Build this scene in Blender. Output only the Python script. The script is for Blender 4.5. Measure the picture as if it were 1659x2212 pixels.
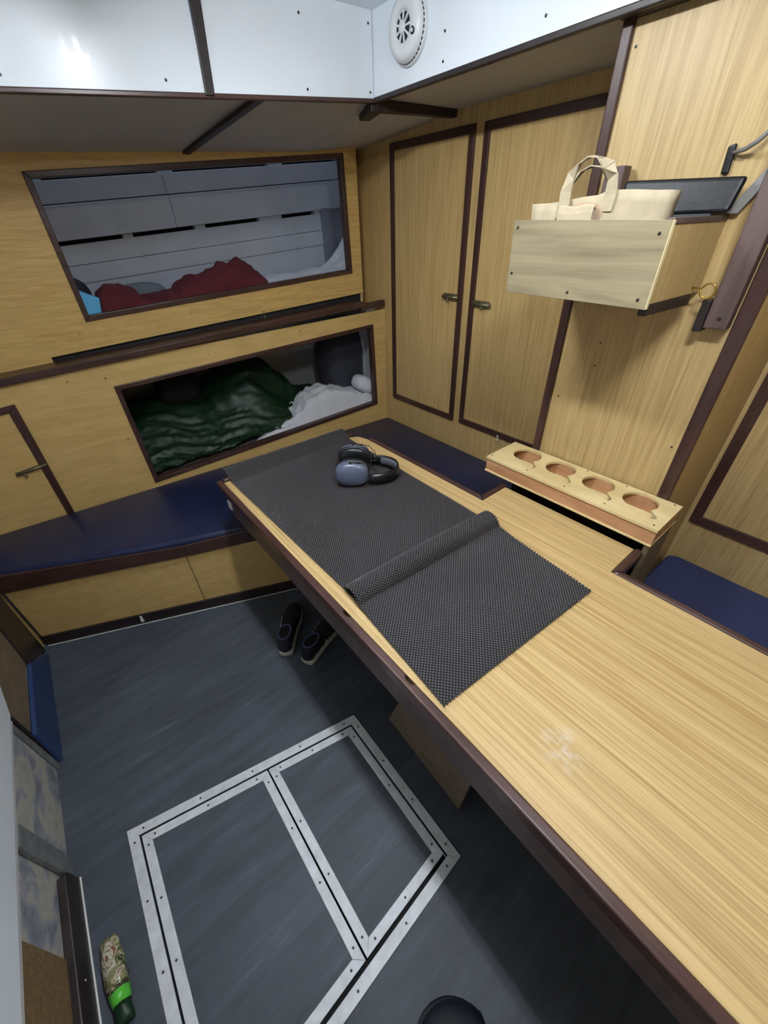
import bpy, math, random
import numpy as np
from mathutils import Vector, Matrix, noise

for o in list(bpy.data.objects):
    bpy.data.objects.remove(o)
random.seed(7)
SC = bpy.context.scene
COL = SC.collection
PI = math.pi

# ------------------------------------------------------------------ camera
cam_data = bpy.data.cameras.new('camera')
cam = bpy.data.objects.new('camera', cam_data)
COL.objects.link(cam)
PP = np.array([829.5, 1106.0]); FPX = 851.0


def _ray(x, y):
    v = np.array([(x - PP[0]) / FPX, -(y - PP[1]) / FPX, -1.0])
    return v / np.linalg.norm(v)


_up = -_ray(870, 2273)                       # the boat's vertical
_yd = _ray(-20, 514); _yd = _yd - _up * (_yd @ _up); _yd /= np.linalg.norm(_yd)   # along the table
_xd = np.cross(_yd, _up)
R = np.array([_xd, _yd, _up])
M = Matrix.Identity(4)
for i in range(3):
    for j in range(3):
        M[i][j] = float(R[i][j])
M[2][3] = 1.6
cam.matrix_world = M
cam_data.sensor_fit = 'HORIZONTAL'
cam_data.sensor_width = 36.0
cam_data.lens = 36.0 * FPX / 1659.0
cam_data.clip_start = 0.01
SC.camera = cam

# ------------------------------------------------------------------ world, exposure
W = bpy.data.worlds.new('world'); SC.world = W
W.use_nodes = True
W.node_tree.nodes['Background'].inputs[0].default_value = (0.6, 0.7, 0.9, 1)
W.node_tree.nodes['Background'].inputs[1].default_value = 0.15
SC.view_settings.view_transform = 'Standard'
SC.view_settings.look = 'None'
SC.view_settings.exposure = 1.05
SC.view_settings.gamma = 1.0
SC.view_settings.use_curve_mapping = False
LAMP_STRENGTH = 108.0
LAMPS = ((-0.10, 0.19), (0.88, 1.10))
LAMP_COLOR = (0.93, 0.97, 1.0)

# ------------------------------------------------------------------ materials


def newmat(name):
    m = bpy.data.materials.new(name)
    m.use_nodes = True
    nt = m.node_tree
    return m, nt, nt.nodes['Principled BSDF']


def setc(b, c): b.inputs['Base Color'].default_value = (c[0], c[1], c[2], 1)


def srgb(r, g, b):
    f = lambda v: (v / 255 / 12.92) if v / 255 <= 0.04045 else ((v / 255 + 0.055) / 1.055) ** 2.4
    return (f(r), f(g), f(b))


def coords(nt, scale, rot=(0, 0, 0), loc=(0, 0, 0)):
    tc = nt.nodes.new('ShaderNodeTexCoord')
    mp = nt.nodes.new('ShaderNodeMapping')
    mp.inputs['Scale'].default_value = scale
    mp.inputs['Rotation'].default_value = rot
    mp.inputs['Location'].default_value = loc
    nt.links.new(tc.outputs['Object'], mp.inputs['Vector'])
    return mp.outputs['Vector']


def noise_n(nt, vec, scale=1.0, detail=6, rough=0.6, dist=0.0):
    n = nt.nodes.new('ShaderNodeTexNoise')
    n.inputs['Scale'].default_value = scale
    n.inputs['Detail'].default_value = detail
    n.inputs['Roughness'].default_value = rough
    n.inputs['Distortion'].default_value = dist
    nt.links.new(vec, n.inputs['Vector'])
    return n.outputs['Fac']


def ramp(nt, fac, stops):
    r = nt.nodes.new('ShaderNodeValToRGB')
    e = r.color_ramp.elements
    while len(e) > 1:
        e.remove(e[-1])
    e[0].position = stops[0][0]; e[0].color = (*stops[0][1], 1)
    for p, c in stops[1:]:
        k = e.new(p); k.color = (*c, 1)
    nt.links.new(fac, r.inputs['Fac'])
    return r.outputs['Color']


def mix(nt, fac, a, b, mode='MIX'):
    m = nt.nodes.new('ShaderNodeMix'); m.data_type = 'RGBA'; m.blend_type = mode
    if isinstance(fac, float): m.inputs[0].default_value = fac
    else: nt.links.new(fac, m.inputs[0])
    for s, v in ((6, a), (7, b)):
        if isinstance(v, tuple): m.inputs[s].default_value = (*v, 1)
        else: nt.links.new(v, m.inputs[s])
    return m.outputs[2]


def bump(nt, b, fac, strength=0.2, dist=0.002):
    n = nt.nodes.new('ShaderNodeBump')
    n.inputs['Strength'].default_value = strength
    n.inputs['Distance'].default_value = dist
    nt.links.new(fac, n.inputs['Height'])
    nt.links.new(n.outputs['Normal'], b.inputs['Normal'])


def wood(name, light, dark, axis='z', across=55, along=2.0, rough=0.42, fig=0.5, bmp=0.08, seed=0.0, contrast=(0.36, 0.64), scuff=None):
    m, nt, b = newmat(name)
    def sc(a, l):
        return {'x': (l, a, a), 'y': (a, l, a), 'z': (a, a, l)}[axis]
    v1 = coords(nt, sc(across, along), loc=(seed, seed * 2, seed * 3))
    f1 = noise_n(nt, v1, 1.0, 5, 0.65, 0.3)
    v2 = coords(nt, sc(across * 0.13, along * 0.35), loc=(seed * 3, seed, seed))
    f2 = noise_n(nt, v2, 1.0, 2, 0.5, 0.6)
    # growth-ring figure: bands of the low noise
    mt = nt.nodes.new('ShaderNodeMath'); mt.operation = 'MULTIPLY'; mt.inputs[1].default_value = 34.0
    nt.links.new(f2, mt.inputs[0])
    sn = nt.nodes.new('ShaderNodeMath'); sn.operation = 'SINE'; nt.links.new(mt.outputs[0], sn.inputs[0])
    mr = nt.nodes.new('ShaderNodeMapRange'); mr.inputs[1].default_value = -1; mr.inputs[2].default_value = 1
    nt.links.new(sn.outputs[0], mr.inputs[0])
    c1 = ramp(nt, f1, [(contrast[0], dark), (contrast[1], light)])
    mid = tuple(0.5 * (x + y) for x, y in zip(light, dark))
    c2 = ramp(nt, mr.outputs[0], [(0.0, mid), (0.45, light), (1.0, tuple(min(1, x * 1.06) for x in light))])
    c = mix(nt, fig, c1, c2)
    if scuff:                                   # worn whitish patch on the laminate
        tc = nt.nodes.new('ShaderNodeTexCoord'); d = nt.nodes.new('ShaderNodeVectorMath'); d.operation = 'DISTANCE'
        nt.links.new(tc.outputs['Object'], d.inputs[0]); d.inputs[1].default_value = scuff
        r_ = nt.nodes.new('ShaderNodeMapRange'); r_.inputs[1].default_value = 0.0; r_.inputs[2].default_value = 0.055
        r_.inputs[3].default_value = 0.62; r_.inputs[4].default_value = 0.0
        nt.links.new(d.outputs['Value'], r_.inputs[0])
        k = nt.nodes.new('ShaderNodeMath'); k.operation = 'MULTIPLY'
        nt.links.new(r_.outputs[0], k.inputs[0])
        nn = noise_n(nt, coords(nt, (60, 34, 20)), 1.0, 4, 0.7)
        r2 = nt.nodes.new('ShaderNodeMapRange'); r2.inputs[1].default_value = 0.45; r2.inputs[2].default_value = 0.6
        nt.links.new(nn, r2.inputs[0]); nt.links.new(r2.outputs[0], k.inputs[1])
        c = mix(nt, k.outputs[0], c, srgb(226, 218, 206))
    nt.links.new(c, b.inputs['Base Color'])
    b.inputs['Roughness'].default_value = rough
    bump(nt, b, f1, bmp, 0.001)
    return m


def plain(name, c, rough=0.5, metal=0.0, var=0.12, scale=14, bmp=0.0, bscale=60, coat=0.0, spec=0.5):
    m, nt, b = newmat(name)
    v = coords(nt, (1, 1, 1))
    f = noise_n(nt, v, scale, 4, 0.6)
    lo = tuple(max(0, x * (1 - var)) for x in c); hi = tuple(min(1, x * (1 + var)) for x in c)
    nt.links.new(ramp(nt, f, [(0.3, lo), (0.7, hi)]), b.inputs['Base Color'])
    b.inputs['Roughness'].default_value = rough
    b.inputs['Metallic'].default_value = metal
    b.inputs['Coat Weight'].default_value = coat
    b.inputs['Specular IOR Level'].default_value = spec
    if bmp:
        bump(nt, b, noise_n(nt, v, bscale, 4, 0.6), bmp, 0.002)
    return m


MAT = {}
OAK_L, OAK_D = srgb(200, 174, 122), srgb(166, 136, 86)
MAT['oak_v'] = wood('oak_veneer_upright', OAK_L, OAK_D, 'z', 130, 3.5, 0.42, 0.3, seed=1.3)
MAT['oak_door'] = wood('oak_veneer_door', srgb(210, 180, 122), srgb(174, 142, 88), 'z', 150, 3.5, 0.42, 0.3, seed=4.1)
MAT['oak_h'] = wood('oak_veneer_level', srgb(218, 184, 116), srgb(188, 150, 86), 'x', 90, 4.0, 0.42, 0.25, seed=2.2)
MAT['ply_low'] = wood('faded_ply', srgb(214, 182, 118), srgb(194, 160, 98), 'x', 40, 5.0, 0.48, 0.25, seed=3.2)
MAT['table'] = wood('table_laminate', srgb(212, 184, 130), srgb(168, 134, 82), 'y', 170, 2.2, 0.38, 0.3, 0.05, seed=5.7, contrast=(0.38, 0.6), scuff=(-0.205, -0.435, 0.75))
MAT['mahogany'] = wood('mahogany_trim', srgb(76, 50, 44), srgb(46, 30, 27), 'z', 40, 3, 0.32, 0.3, seed=0.7)
MAT['mahogany_x'] = wood('mahogany_trim_level', srgb(76, 52, 45), srgb(48, 31, 28), 'x', 40, 3, 0.34, 0.3, seed=0.2)
MAT['mahogany_y'] = wood('mahogany_rim', srgb(82, 56, 49), srgb(52, 34, 31), 'y', 40, 3, 0.28, 0.3, seed=0.9)
MAT['dark_wood'] = wood('dark_stained_wood', srgb(46, 36, 35), srgb(31, 24, 24), 'z', 36, 3, 0.45, 0.3, seed=6.7)
MAT['brown_board'] = wood('brown_painted_board', srgb(98, 80, 76), srgb(76, 60, 58), 'z', 36, 3, 0.45, 0.2, seed=8.7)
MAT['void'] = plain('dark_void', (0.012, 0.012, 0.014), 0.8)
MAT['pale_oak'] = wood('pale_oak_front', srgb(150, 138, 108), srgb(104, 92, 70), 'y', 60, 3.4, 0.55, 0.5, 0.1, seed=9.3)
MAT['ply_edge'] = plain('ply_edge', srgb(238, 224, 176), 0.6)
MAT['birch'] = wood('birch_ply', srgb(232, 212, 160), srgb(206, 180, 124), 'y', 16, 5, 0.5, 0.4, 0.05, seed=11)
MAT['pink_wood'] = wood('pinkish_wood', srgb(204, 158, 118), srgb(172, 122, 86), 'y', 26, 4, 0.55, 0.25, seed=12)
MAT['white_panel'] = plain('white_panel', srgb(234, 242, 250), 0.28, var=0.03, scale=3, coat=0.2)
MAT['grey_paint'] = plain('grey_soffit_paint', srgb(196, 194, 196), 0.6, var=0.05, scale=5, bmp=0.15, bscale=90)
MAT['hull_paint'] = plain('glossy_hull_paint', srgb(184, 190, 200), 0.16, var=0.06, scale=6, bmp=0.35, bscale=26)
MAT['bunk_paint'] = plain('bunk_lining_paint', srgb(176, 178, 182), 0.4, var=0.08, scale=4)
MAT['vinyl'] = plain('navy_vinyl', srgb(30, 37, 68), 0.34, var=0.1, scale=8, bmp=0.25, bscale=7, spec=0.4)
MAT['navy_fabric'] = plain('navy_fabric', srgb(42, 52, 92), 0.6, var=0.15, scale=160, bmp=0.15, bscale=500)
MAT['post_paint'] = plain('post_paint', srgb(122, 126, 138), 0.5)
MAT['mattress'] = plain('mattress_cover', srgb(150, 152, 160), 0.8)
MAT['aluminium'] = plain('aluminium_strip', (0.62, 0.65, 0.69), 0.5, 0.12, var=0.14, scale=26, bmp=0.12, bscale=120)
MAT['shade_sheet'] = plain('mat_hole_shade', (0.006, 0.006, 0.007), 0.9)  # shade inside the mat holes, painted as a near-black sheet under the pads
MAT['rubber'] = plain('mat_rubber', srgb(66, 63, 65), 0.36, var=0.1, scale=300)
MAT['brass'] = plain('tarnished_brass', srgb(128, 122, 98), 0.42, 0.75, var=0.3, scale=90)
MAT['gold'] = plain('brass_screw', srgb(196, 160, 84), 0.3, 0.9)
MAT['steel'] = plain('dark_screw', srgb(70, 66, 62), 0.4, 0.7)
MAT['white_plastic'] = plain('white_plastic', srgb(226, 230, 234), 0.32, var=0.02)
MAT['black_plastic'] = plain('black_plastic', srgb(20, 21, 25), 0.3)
MAT['grey_plastic'] = plain('blue_grey_plastic', srgb(92, 100, 122), 0.3, var=0.05)
MAT['foam'] = plain('grey_foam', srgb(84, 86, 96), 0.7)
MAT['satin_green'] = plain('dark_green_satin', srgb(22, 46, 28), 0.42, var=0.25, scale=10, bmp=0.1, bscale=40, spec=0.28)
MAT['white_cotton'] = plain('white_cotton', srgb(214, 218, 226), 0.85, var=0.04, bmp=0.25, bscale=30)
MAT['red_cloth'] = plain('dark_red_cloth', srgb(84, 20, 30), 0.9, var=0.15, scale=18, bmp=0.3, bscale=40)
MAT['navy_cloth'] = plain('black_navy_cloth', srgb(22, 24, 36), 0.8, var=0.2, bmp=0.3, bscale=20)
MAT['charcoal_cloth'] = plain('charcoal_cloth', srgb(52, 54, 64), 0.75, var=0.2, bmp=0.3, bscale=20)
MAT['grey_cloth'] = plain('grey_cloth', srgb(112, 118, 128), 0.8)
MAT['black_cloth'] = plain('black_cloth', srgb(12, 13, 14), 0.8)
MAT['light_blue'] = plain('light_blue_cloth', srgb(88, 178, 226), 0.6, var=0.05)
MAT['paper'] = plain('unbleached_paper', srgb(178, 165, 138), 0.8, var=0.1, scale=26, bmp=0.5, bscale=22)
MAT['kraft'] = plain('brown_kraft_paper', srgb(170, 146, 120), 0.8, var=0.08)
MAT['dark_card'] = plain('dark_grey_card', srgb(60, 66, 66), 0.6)
MAT['leather'] = plain('black_leather', srgb(18, 19, 24), 0.4, var=0.15, scale=40, bmp=0.2, bscale=140, spec=0.35)
MAT['grey_metal'] = plain('grey_metal_bar', srgb(140, 138, 136), 0.45, 0.3)
MAT['blue_paint'] = plain('blue_paint', srgb(42, 62, 104), 0.45, var=0.1, bmp=0.1)
MAT['shoe_dark'] = plain('black_navy_suede', srgb(22, 24, 38), 0.85)
MAT['shoe_white'] = plain('off_white_rubber', srgb(206, 202, 190), 0.5)
MAT['shoe_blue'] = plain('blue_grey_lining', srgb(70, 78, 112), 0.8)
MAT['boot'] = plain('black_boot_rubber', srgb(17, 19, 29), 0.6, var=0.2, spec=0.25)
MAT['label_white'] = plain('white_tag', srgb(226, 226, 222), 0.5, var=0.02)
MAT['wire'] = plain('white_cord', srgb(222, 220, 206), 0.5)


def floor_mat():
    m, nt, b = newmat('grey_streaked_vinyl')
    v = coords(nt, (3.2, 26, 20), rot=(0, 0, 0.05))
    f = noise_n(nt, v, 1.0, 6, 0.62, 0.25)
    v2 = coords(nt, (2, 5, 2))
    f2 = noise_n(nt, v2, 1.0, 4, 0.6)
    c1 = ramp(nt, f, [(0.28, srgb(53, 57, 64)), (0.5, srgb(68, 73, 82)), (0.64, srgb(78, 84, 94)), (0.8, srgb(110, 116, 126))])
    c2 = ramp(nt, f2, [(0.3, srgb(54, 59, 67)), (0.7, srgb(84, 90, 101))])
    nt.links.new(mix(nt, 0.4, c1, c2), b.inputs['Base Color'])
    b.inputs['Roughness'].default_value = 0.55
    b.inputs['Specular IOR Level'].default_value = 0.3
    bump(nt, b, f, 0.12, 0.001)
    return m


def patchy_mat():
    m, nt, b = newmat('scraped_patchy_paint')
    v = coords(nt, (7, 6, 10))
    f = noise_n(nt, v, 1.0, 7, 0.62, 0.4)
    nt.links.new(ramp(nt, f, [(0.36, srgb(108, 114, 122)), (0.47, srgb(150, 153, 162)), (0.53, srgb(182, 179, 166)), (0.7, srgb(158, 157, 150))]), b.inputs['Base Color'])
    b.inputs['Roughness'].default_value = 0.6
    bump(nt, b, f, 0.4, 0.004)
    return m


def camo_mat():
    m, nt, b = newmat('printed_wrapper')
    v = coords(nt, (1, 1, 1))
    f = noise_n(nt, v, 38, 3, 0.6, 1.2)
    nt.links.new(ramp(nt, f, [(0.38, srgb(52, 60, 40)), (0.46, srgb(120, 124, 86)), (0.54, srgb(150, 140, 106)), (0.6, srgb(206, 206, 190)), (0.66, srgb(128, 84, 70))]), b.inputs['Base Color'])
    b.inputs['Roughness'].default_value = 0.2
    return m


MAT['vinyl_floor'] = floor_mat()
MAT['patchy'] = patchy_mat()
MAT['camo'] = camo_mat()
MAT['bright_green'] = plain('bright_green_foil', srgb(92, 190, 66), 0.3)
MAT['old_ply'] = wood('worn_brown_ply', srgb(122, 106, 84), srgb(100, 84, 64), 'y', 30, 8, 0.7, 0.2, seed=15)
MAT['chip'] = wood('brown_fibreboard', srgb(128, 102, 66), srgb(102, 80, 50), 'y', 90, 60, 0.8, 0.1, seed=16)
MAT['grey_batten'] = plain('scraped_grey_batten', srgb(112, 116, 116), 0.7, var=0.3, scale=30, bmp=0.3)

mm, nt_, b_ = newmat('lamp_diffuser')
b_.inputs['Emission Color'].default_value = (*LAMP_COLOR, 1)
b_.inputs['Emission Strength'].default_value = LAMP_STRENGTH
MAT['lamp'] = mm

# ------------------------------------------------------------------ mesh builder


class B:
    def __init__(s):
        s.v = []; s.f = []; s.mi = []

    def add(s, verts, faces, mi=0):
        o = len(s.v)
        s.v += [tuple(map(float, p)) for p in verts]
        s.f += [tuple(i + o for i in f) for f in faces]
        s.mi += [mi] * len(faces)
        return s

    def prism(s, a, b, mi=0):
        """two matching polygons (lists of 3-D points) joined into a solid"""
        n = len(a)
        fs = [tuple(range(n))[::-1], tuple(range(n, 2 * n))]
        for i in range(n):
            j = (i + 1) % n
            fs.append((i, j, n + j, n + i))
        return s.add(list(a) + list(b), fs, mi)

    def box(s, x0, x1, y0, y1, z0, z1, mi=0):
        return s.prism([(x0, y0, z0), (x1, y0, z0), (x1, y1, z0), (x0, y1, z0)],
                       [(x0, y0, z1), (x1, y0, z1), (x1, y1, z1), (x0, y1, z1)], mi)

    def zp(s, poly, z0, z1, mi=0):
        return s.prism([(x, y, z0) for x, y in poly], [(x, y, z1) for x, y in poly], mi)

    def xp(s, poly, x0, x1, mi=0):       # polygon in (y,z)
        return s.prism([(x0, y, z) for y, z in poly], [(x1, y, z) for y, z in poly], mi)

    def wp(s, poly, y0, back, front, mi=0):   # polygon in (x,z) on the slanted bunk wall y0-0.0731x ; offsets towards the cabin
        g = lambda x: y0 - 0.0731 * x
        return s.prism([(x, g(x) - back, z) for x, z in poly], [(x, g(x) - front, z) for x, z in poly], mi)

    def rings(s, rs, closed=True, cap=True, mi=0):
        """loft through rings of equal length"""
        o = len(s.v); n = len(rs[0])
        for r in rs: s.v += [tuple(map(float, p)) for p in r]
        for k in range(len(rs) - 1):
            for i in range(n if closed else n - 1):
                j = (i + 1) % n
                s.f.append((o + k * n + i, o + k * n + j, o + (k + 1) * n + j, o + (k + 1) * n + i)); s.mi.append(mi)
        if cap and closed:
            s.f.append(tuple(o + i for i in range(n))[::-1]); s.mi.append(mi)
            s.f.append(tuple(o + (len(rs) - 1) * n + i for i in range(n))); s.mi.append(mi)
        return s

    def tube(s, path, r, n=8, mi=0, closed=False):
        P = [Vector(p) for p in path]; rs = []
        ref = Vector((0.13, 0.21, 0.97))
        for i, p in enumerate(P):
            if closed: t = P[(i + 1) % len(P)] - P[i - 1]
            else: t = P[min(i + 1, len(P) - 1)] - P[max(i - 1, 0)]
            t.normalize()
            u = t.cross(ref)
            if u.length < 1e-3: u = t.cross(Vector((1, 0, 0)))
            u.normalize(); w = t.cross(u)
            rr = r[i] if isinstance(r, (list, tuple)) else r
            rs.append([p + (u * math.cos(2 * PI * k / n) + w * math.sin(2 * PI * k / n)) * rr for k in range(n)])
        if closed: rs.append(rs[0])
        return s.rings(rs, cap=not closed, mi=mi)

    def lathe(s, prof, center, axis, n=40, mi=0):
        """prof: (radius, height along axis)"""
        A = Vector(axis).normalized(); U = A.orthogonal().normalized(); Wv = A.cross(U); Cn = Vector(center)
        rs = [[Cn + A * h + (U * math.cos(2 * PI * k / n) + Wv * math.sin(2 * PI * k / n)) * max(r, 1e-4) for k in range(n)] for r, h in prof]
        return s.rings(rs, mi=mi)

    def ell(s, c, rad, n=20, m=12, rot=None, e=1.0, mi=0):
        rs = []
        f = lambda v: math.copysign(abs(v) ** e, v)
        for i in range(m + 1):
            a = -PI / 2 + PI * i / m; a = max(-PI / 2 + 0.02, min(PI / 2 - 0.02, a))
            ring = []
            for k in range(n):
                b = 2 * PI * k / n
                p = Vector((f(math.cos(a)) * f(math.cos(b)) * rad[0], f(math.cos(a)) * f(math.sin(b)) * rad[1], f(math.sin(a)) * rad[2]))
                if rot is not None: p = rot @ p
                ring.append(Vector(c) + p)
            rs.append(ring)
        return s.rings(rs, mi=mi)


def base_of(parent):
    p = Vector((0, 0, 0)); q = parent
    while q is not None:
        p = p + q.location; q = q.parent
    return p


def obj(name, b, mat, parent=None, bevel=0.0, smooth=False, origin=None, subsurf=0, seg=2):
    me = bpy.data.meshes.new(name)
    off = base_of(parent) if parent is not None else Vector((0, 0, 0))
    loc = Vector(origin) if origin is not None else Vector((0, 0, 0))
    t = off if parent is not None else loc
    if parent is not None and origin is not None: t = loc
    me.from_pydata([(x - t.x, y - t.y, z - t.z) for x, y, z in b.v], [], b.f)
    mats = mat if isinstance(mat, (list, tuple)) else [mat]
    for k in mats: me.materials.append(MAT[k])
    if len(mats) > 1: me.polygons.foreach_set('material_index', b.mi)
    if smooth: me.polygons.foreach_set('use_smooth', [True] * len(me.polygons))
    me.validate(); me.update()
    import bmesh
    bm = bmesh.new(); bm.from_mesh(me); bmesh.ops.recalc_face_normals(bm, faces=bm.faces); bm.to_mesh(me); bm.free()
    o = bpy.data.objects.new(name, me); COL.objects.link(o)
    if parent is not None:
        o.parent = parent
        if origin is not None: o.location = loc - off
    else: o.location = loc
    if bevel:
        md = o.modifiers.new('bevel', 'BEVEL'); md.width = bevel; md.segments = seg; md.limit_method = 'ANGLE'; md.angle_limit = 0.6
    if subsurf:
        md = o.modifiers.new('sub', 'SUBSURF'); md.levels = subsurf; md.render_levels = subsurf
    return o


def thing(name, label, cat, loc, group=None):
    o = bpy.data.objects.new(name, None); COL.objects.link(o)
    o.empty_display_size = 0.05; o.location = loc
    o['label'] = label; o['category'] = cat
    if group: o['group'] = group
    return o


def tag(o, label, cat, group=None):
    o['label'] = label; o['category'] = cat
    if group: o['group'] = group
    return o


def struct(o): o['kind'] = 'structure'; return o


def sroot(name, loc=(0, 0, 0)):
    o = bpy.data.objects.new(name, None); COL.objects.link(o); o.location = loc
    o['kind'] = 'structure'; return o


def inset(q, w):
    """inset a convex polygon by w (list of 2-D points); w may be a list per edge (edge i: q[i]->q[i+1])"""
    n = len(q); cx = sum(p[0] for p in q) / n; cy = sum(p[1] for p in q) / n
    L = []
    for i in range(n):
        a = q[i]; b = q[(i + 1) % n]; ww = w[i] if isinstance(w, (list, tuple)) else w
        dx, dy = b[0] - a[0], b[1] - a[1]; l = math.hypot(dx, dy); nx, ny = -dy / l, dx / l
        if (cx - a[0]) * nx + (cy - a[1]) * ny < 0: nx, ny = -nx, -ny
        L.append((a[0] + nx * ww, a[1] + ny * ww, dx, dy))
    out = []
    for i in range(n):
        x1, y1, d1x, d1y = L[i - 1]; x2, y2, d2x, d2y = L[i]
        det = d1x * d2y - d1y * d2x
        t = ((x2 - x1) * d2y - (y2 - y1) * d2x) / det
        out.append((x1 + d1x * t, y1 + d1y * t))
    return out


def strips(q, w):
    """mitred strips round polygon q -> list of 4-point polygons"""
    i_ = inset(q, w); n = len(q)
    return [[q[k], q[(k + 1) % n], i_[(k + 1) % n], i_[k]] for k in range(n)]


def screw_mesh(axis, mat, r=0.004):
    b = B(); A = Vector(axis)
    b.lathe([(r, 0), (r * 0.9, 0.0012), (r * 0.35, 0.0016), (r * 0.3, 0.0008)], (0, 0, 0), A, n=8)
    me = bpy.data.meshes.new('screw'); me.from_pydata(b.v, [], b.f); me.materials.append(MAT[mat]); me.update()
    return me


SCR = {}


def screw(parent, pos, axis, mat='gold', r=0.004, name='screw'):
    k = (tuple(axis), mat, r)
    if k not in SCR: SCR[k] = screw_mesh(axis, mat, r)
    o = bpy.data.objects.new(name, SCR[k]); COL.objects.link(o)
    o.parent = parent; o.location = Vector(pos) - base_of(parent)
    return o


YL, YU = 2.268, 2.36
yl = lambda x: YL - 0.0731 * x
yu = lambda x: YU - 0.0731 * x

# ================================================================== SETTING
# ---- floor
HQ = [(-0.42, 0.90), (0.381, 0.727), (0.379, 0.155), (-0.432, 0.100)]      # hatch surround, outer
HI = inset(HQ, 0.030)                                                       # opening edge
fb = B()
outer = [(-0.62, 3.1), (1.95, 3.1), (1.95, -1.45), (-0.62, -1.45)]
for k in range(4):
    fb.zp([outer[k], outer[(k + 1) % 4], HI[(k + 1) % 4], HI[k]], -0.03, 0.0)
fl = struct(obj('floor', fb, 'vinyl_floor'))
hp = B(); hp.zp(HI, -0.05, -0.035); obj('hatch_well', hp, 'void', fl)

# ---- hatch surround and two lift-out hatch panels
ts = sroot('trim_1', (0, 0.45, 0))
for k, q in enumerate(strips(HQ, 0.030)):
    s_ = obj('edge_strip', B().zp(q, 0.0005, 0.005), 'aluminium', ts, bevel=0.0012)
for k in range(4):
    a, b2 = Vector(HQ[k]), Vector(HQ[(k + 1) % 4]); d = (b2 - a); L = d.length; d.normalize()
    nrm = Vector((-d.y, d.x)); c = Vector((0, 0.45)) - a
    if c.dot(nrm) < 0: nrm = -nrm
    n_ = max(3, int(L / 0.14))
    for i in range(n_):
        p = a + d * (0.05 + (L - 0.1) * i / (n_ - 1)) + nrm * 0.015
        screw(ts, (p.x, p.y, 0.005), (0, 0, 1), 'steel', 0.0035)
gap = inset(HI, [0.006, 0.006, 0.011, 0.006])
ax = 0.022
def cut(p, q, x): t = (x - p[0]) / (q[0] - p[0]); return (x, p[1] + t * (q[1] - p[1]))
g0, g1, g2, g3 = gap
H1 = [g0, cut(g0, g1, ax - 0.002), cut(g3, g2, ax - 0.002), g3]
H2 = [cut(g0, g1, ax + 0.003), g1, g2, cut(g3, g2, ax + 0.003)]
for q, lab in ((H1, 'larger left floor hatch of grey vinyl edged with aluminium strips'), (H2, 'narrower right floor hatch of grey vinyl, half in the table shadow')):
    cx = sum(p[0] for p in q) / 4; cy = sum(p[1] for p in q) / 4
    t = thing('floor_hatch', lab, 'hatch', (cx, cy, -0.03))
    obj('panel', B().zp(inset(q, 0.002), -0.03, 0.0), 'vinyl_floor', t)
    for k, s4 in enumerate(strips(q, 0.027)):
        obj('edge_strip', B().zp(s4, 0.0002, 0.0045), 'aluminium', t, bevel=0.0012)
    for k in range(4):
        a, b2 = Vector(q[k]), Vector(q[(k + 1) % 4]); d = (b2 - a); L = d.length; d.normalize()
        nrm = Vector((-d.y, d.x)); c = Vector((cx, cy)) - a
        if c.dot(nrm) < 0: nrm = -nrm
        n_ = max(3, int(L / 0.13))
        for i in range(n_):
            p = a + d * (0.04 + (L - 0.08) * i / (n_ - 1)) + nrm * 0.013
            screw(t, (p.x, p.y, 0.0045), (0, 0, 1), 'steel', 0.0035)

# ---- left wall
wl = struct(obj('wall_left', B().xp([(-1.4, 0), (2.30, 0), (2.30, 2.22), (-1.4, 2.22)], -0.62, -0.583), 'patchy'))
obj('upright_post', B().xp([(1.93, 0.002), (1.955, 0.52), (1.765, 0.52), (1.69, 0.178)], -0.582, -0.566), 'dark_wood', wl, bevel=0.002)
obj('ply_panel', B().xp([(1.325, 0.186), (1.69, 0.186), (1.765, 0.52), (1.95, 0.52), (1.95, 1.0), (1.41, 1.0), (1.41, 0.40), (1.325, 0.345)], -0.582, -0.574), 'old_ply', wl)
obj('panel_edge', B().xp([(1.305, 0.0), (1.322, 0.0), (1.322, 0.333), (1.305, 0.328)], -0.582, -0.570), 'dark_wood', wl)
obj('grey_batten', B().xp([(0.874, 0.012), (0.935, 0.03), (0.942, 0.31), (0.876, 0.31)], -0.582, -0.566), 'grey_batten', wl, bevel=0.004)
obj('thin_batten', B().xp([(1.275, 0.0), (1.298, 0.0), (1.298, 0.303), (1.28, 0.303)], -0.582, -0.572), 'grey_batten', wl, bevel=0.002)
obj('fibreboard', B().xp([(-1.3, 0.085), (0.655, 0.085), (0.67, 0.306), (-1.3, 0.312)], -0.582, -0.577), 'chip', wl)
obj('inner_corner_strip', B().xp([(1.962, 0.0), (2.0, 0.0), (2.0, 0.42), (1.962, 0.42)], -0.582, -0.573), 'ply_low', wl)
bb = struct(obj('baseboard_left', B().xp([(-1.3, 0.0), (0.868, 0.0), (0.868, 0.075), (0.855, 0.092), (-1.3, 0.092)], -0.582, -0.559), 'dark_wood', bevel=0.003))
obj('sealant_line', B().box(-0.559, -0.555, -1.3, 0.868, 0.0005, 0.003), 'label_white', bb)
screw(bb, (-0.559, 0.60, 0.05), (1, 0, 0), 'wire', 0.003)
kb = struct(obj('baseboard_blue', B().xp([(1.905, 0.0), (1.69, 0.175), (1.315, 0.184), (1.30, 0.0)], -0.574, -0.559), 'blue_paint', bevel=0.002))
kb.name = 'baseboard_far'

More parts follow.
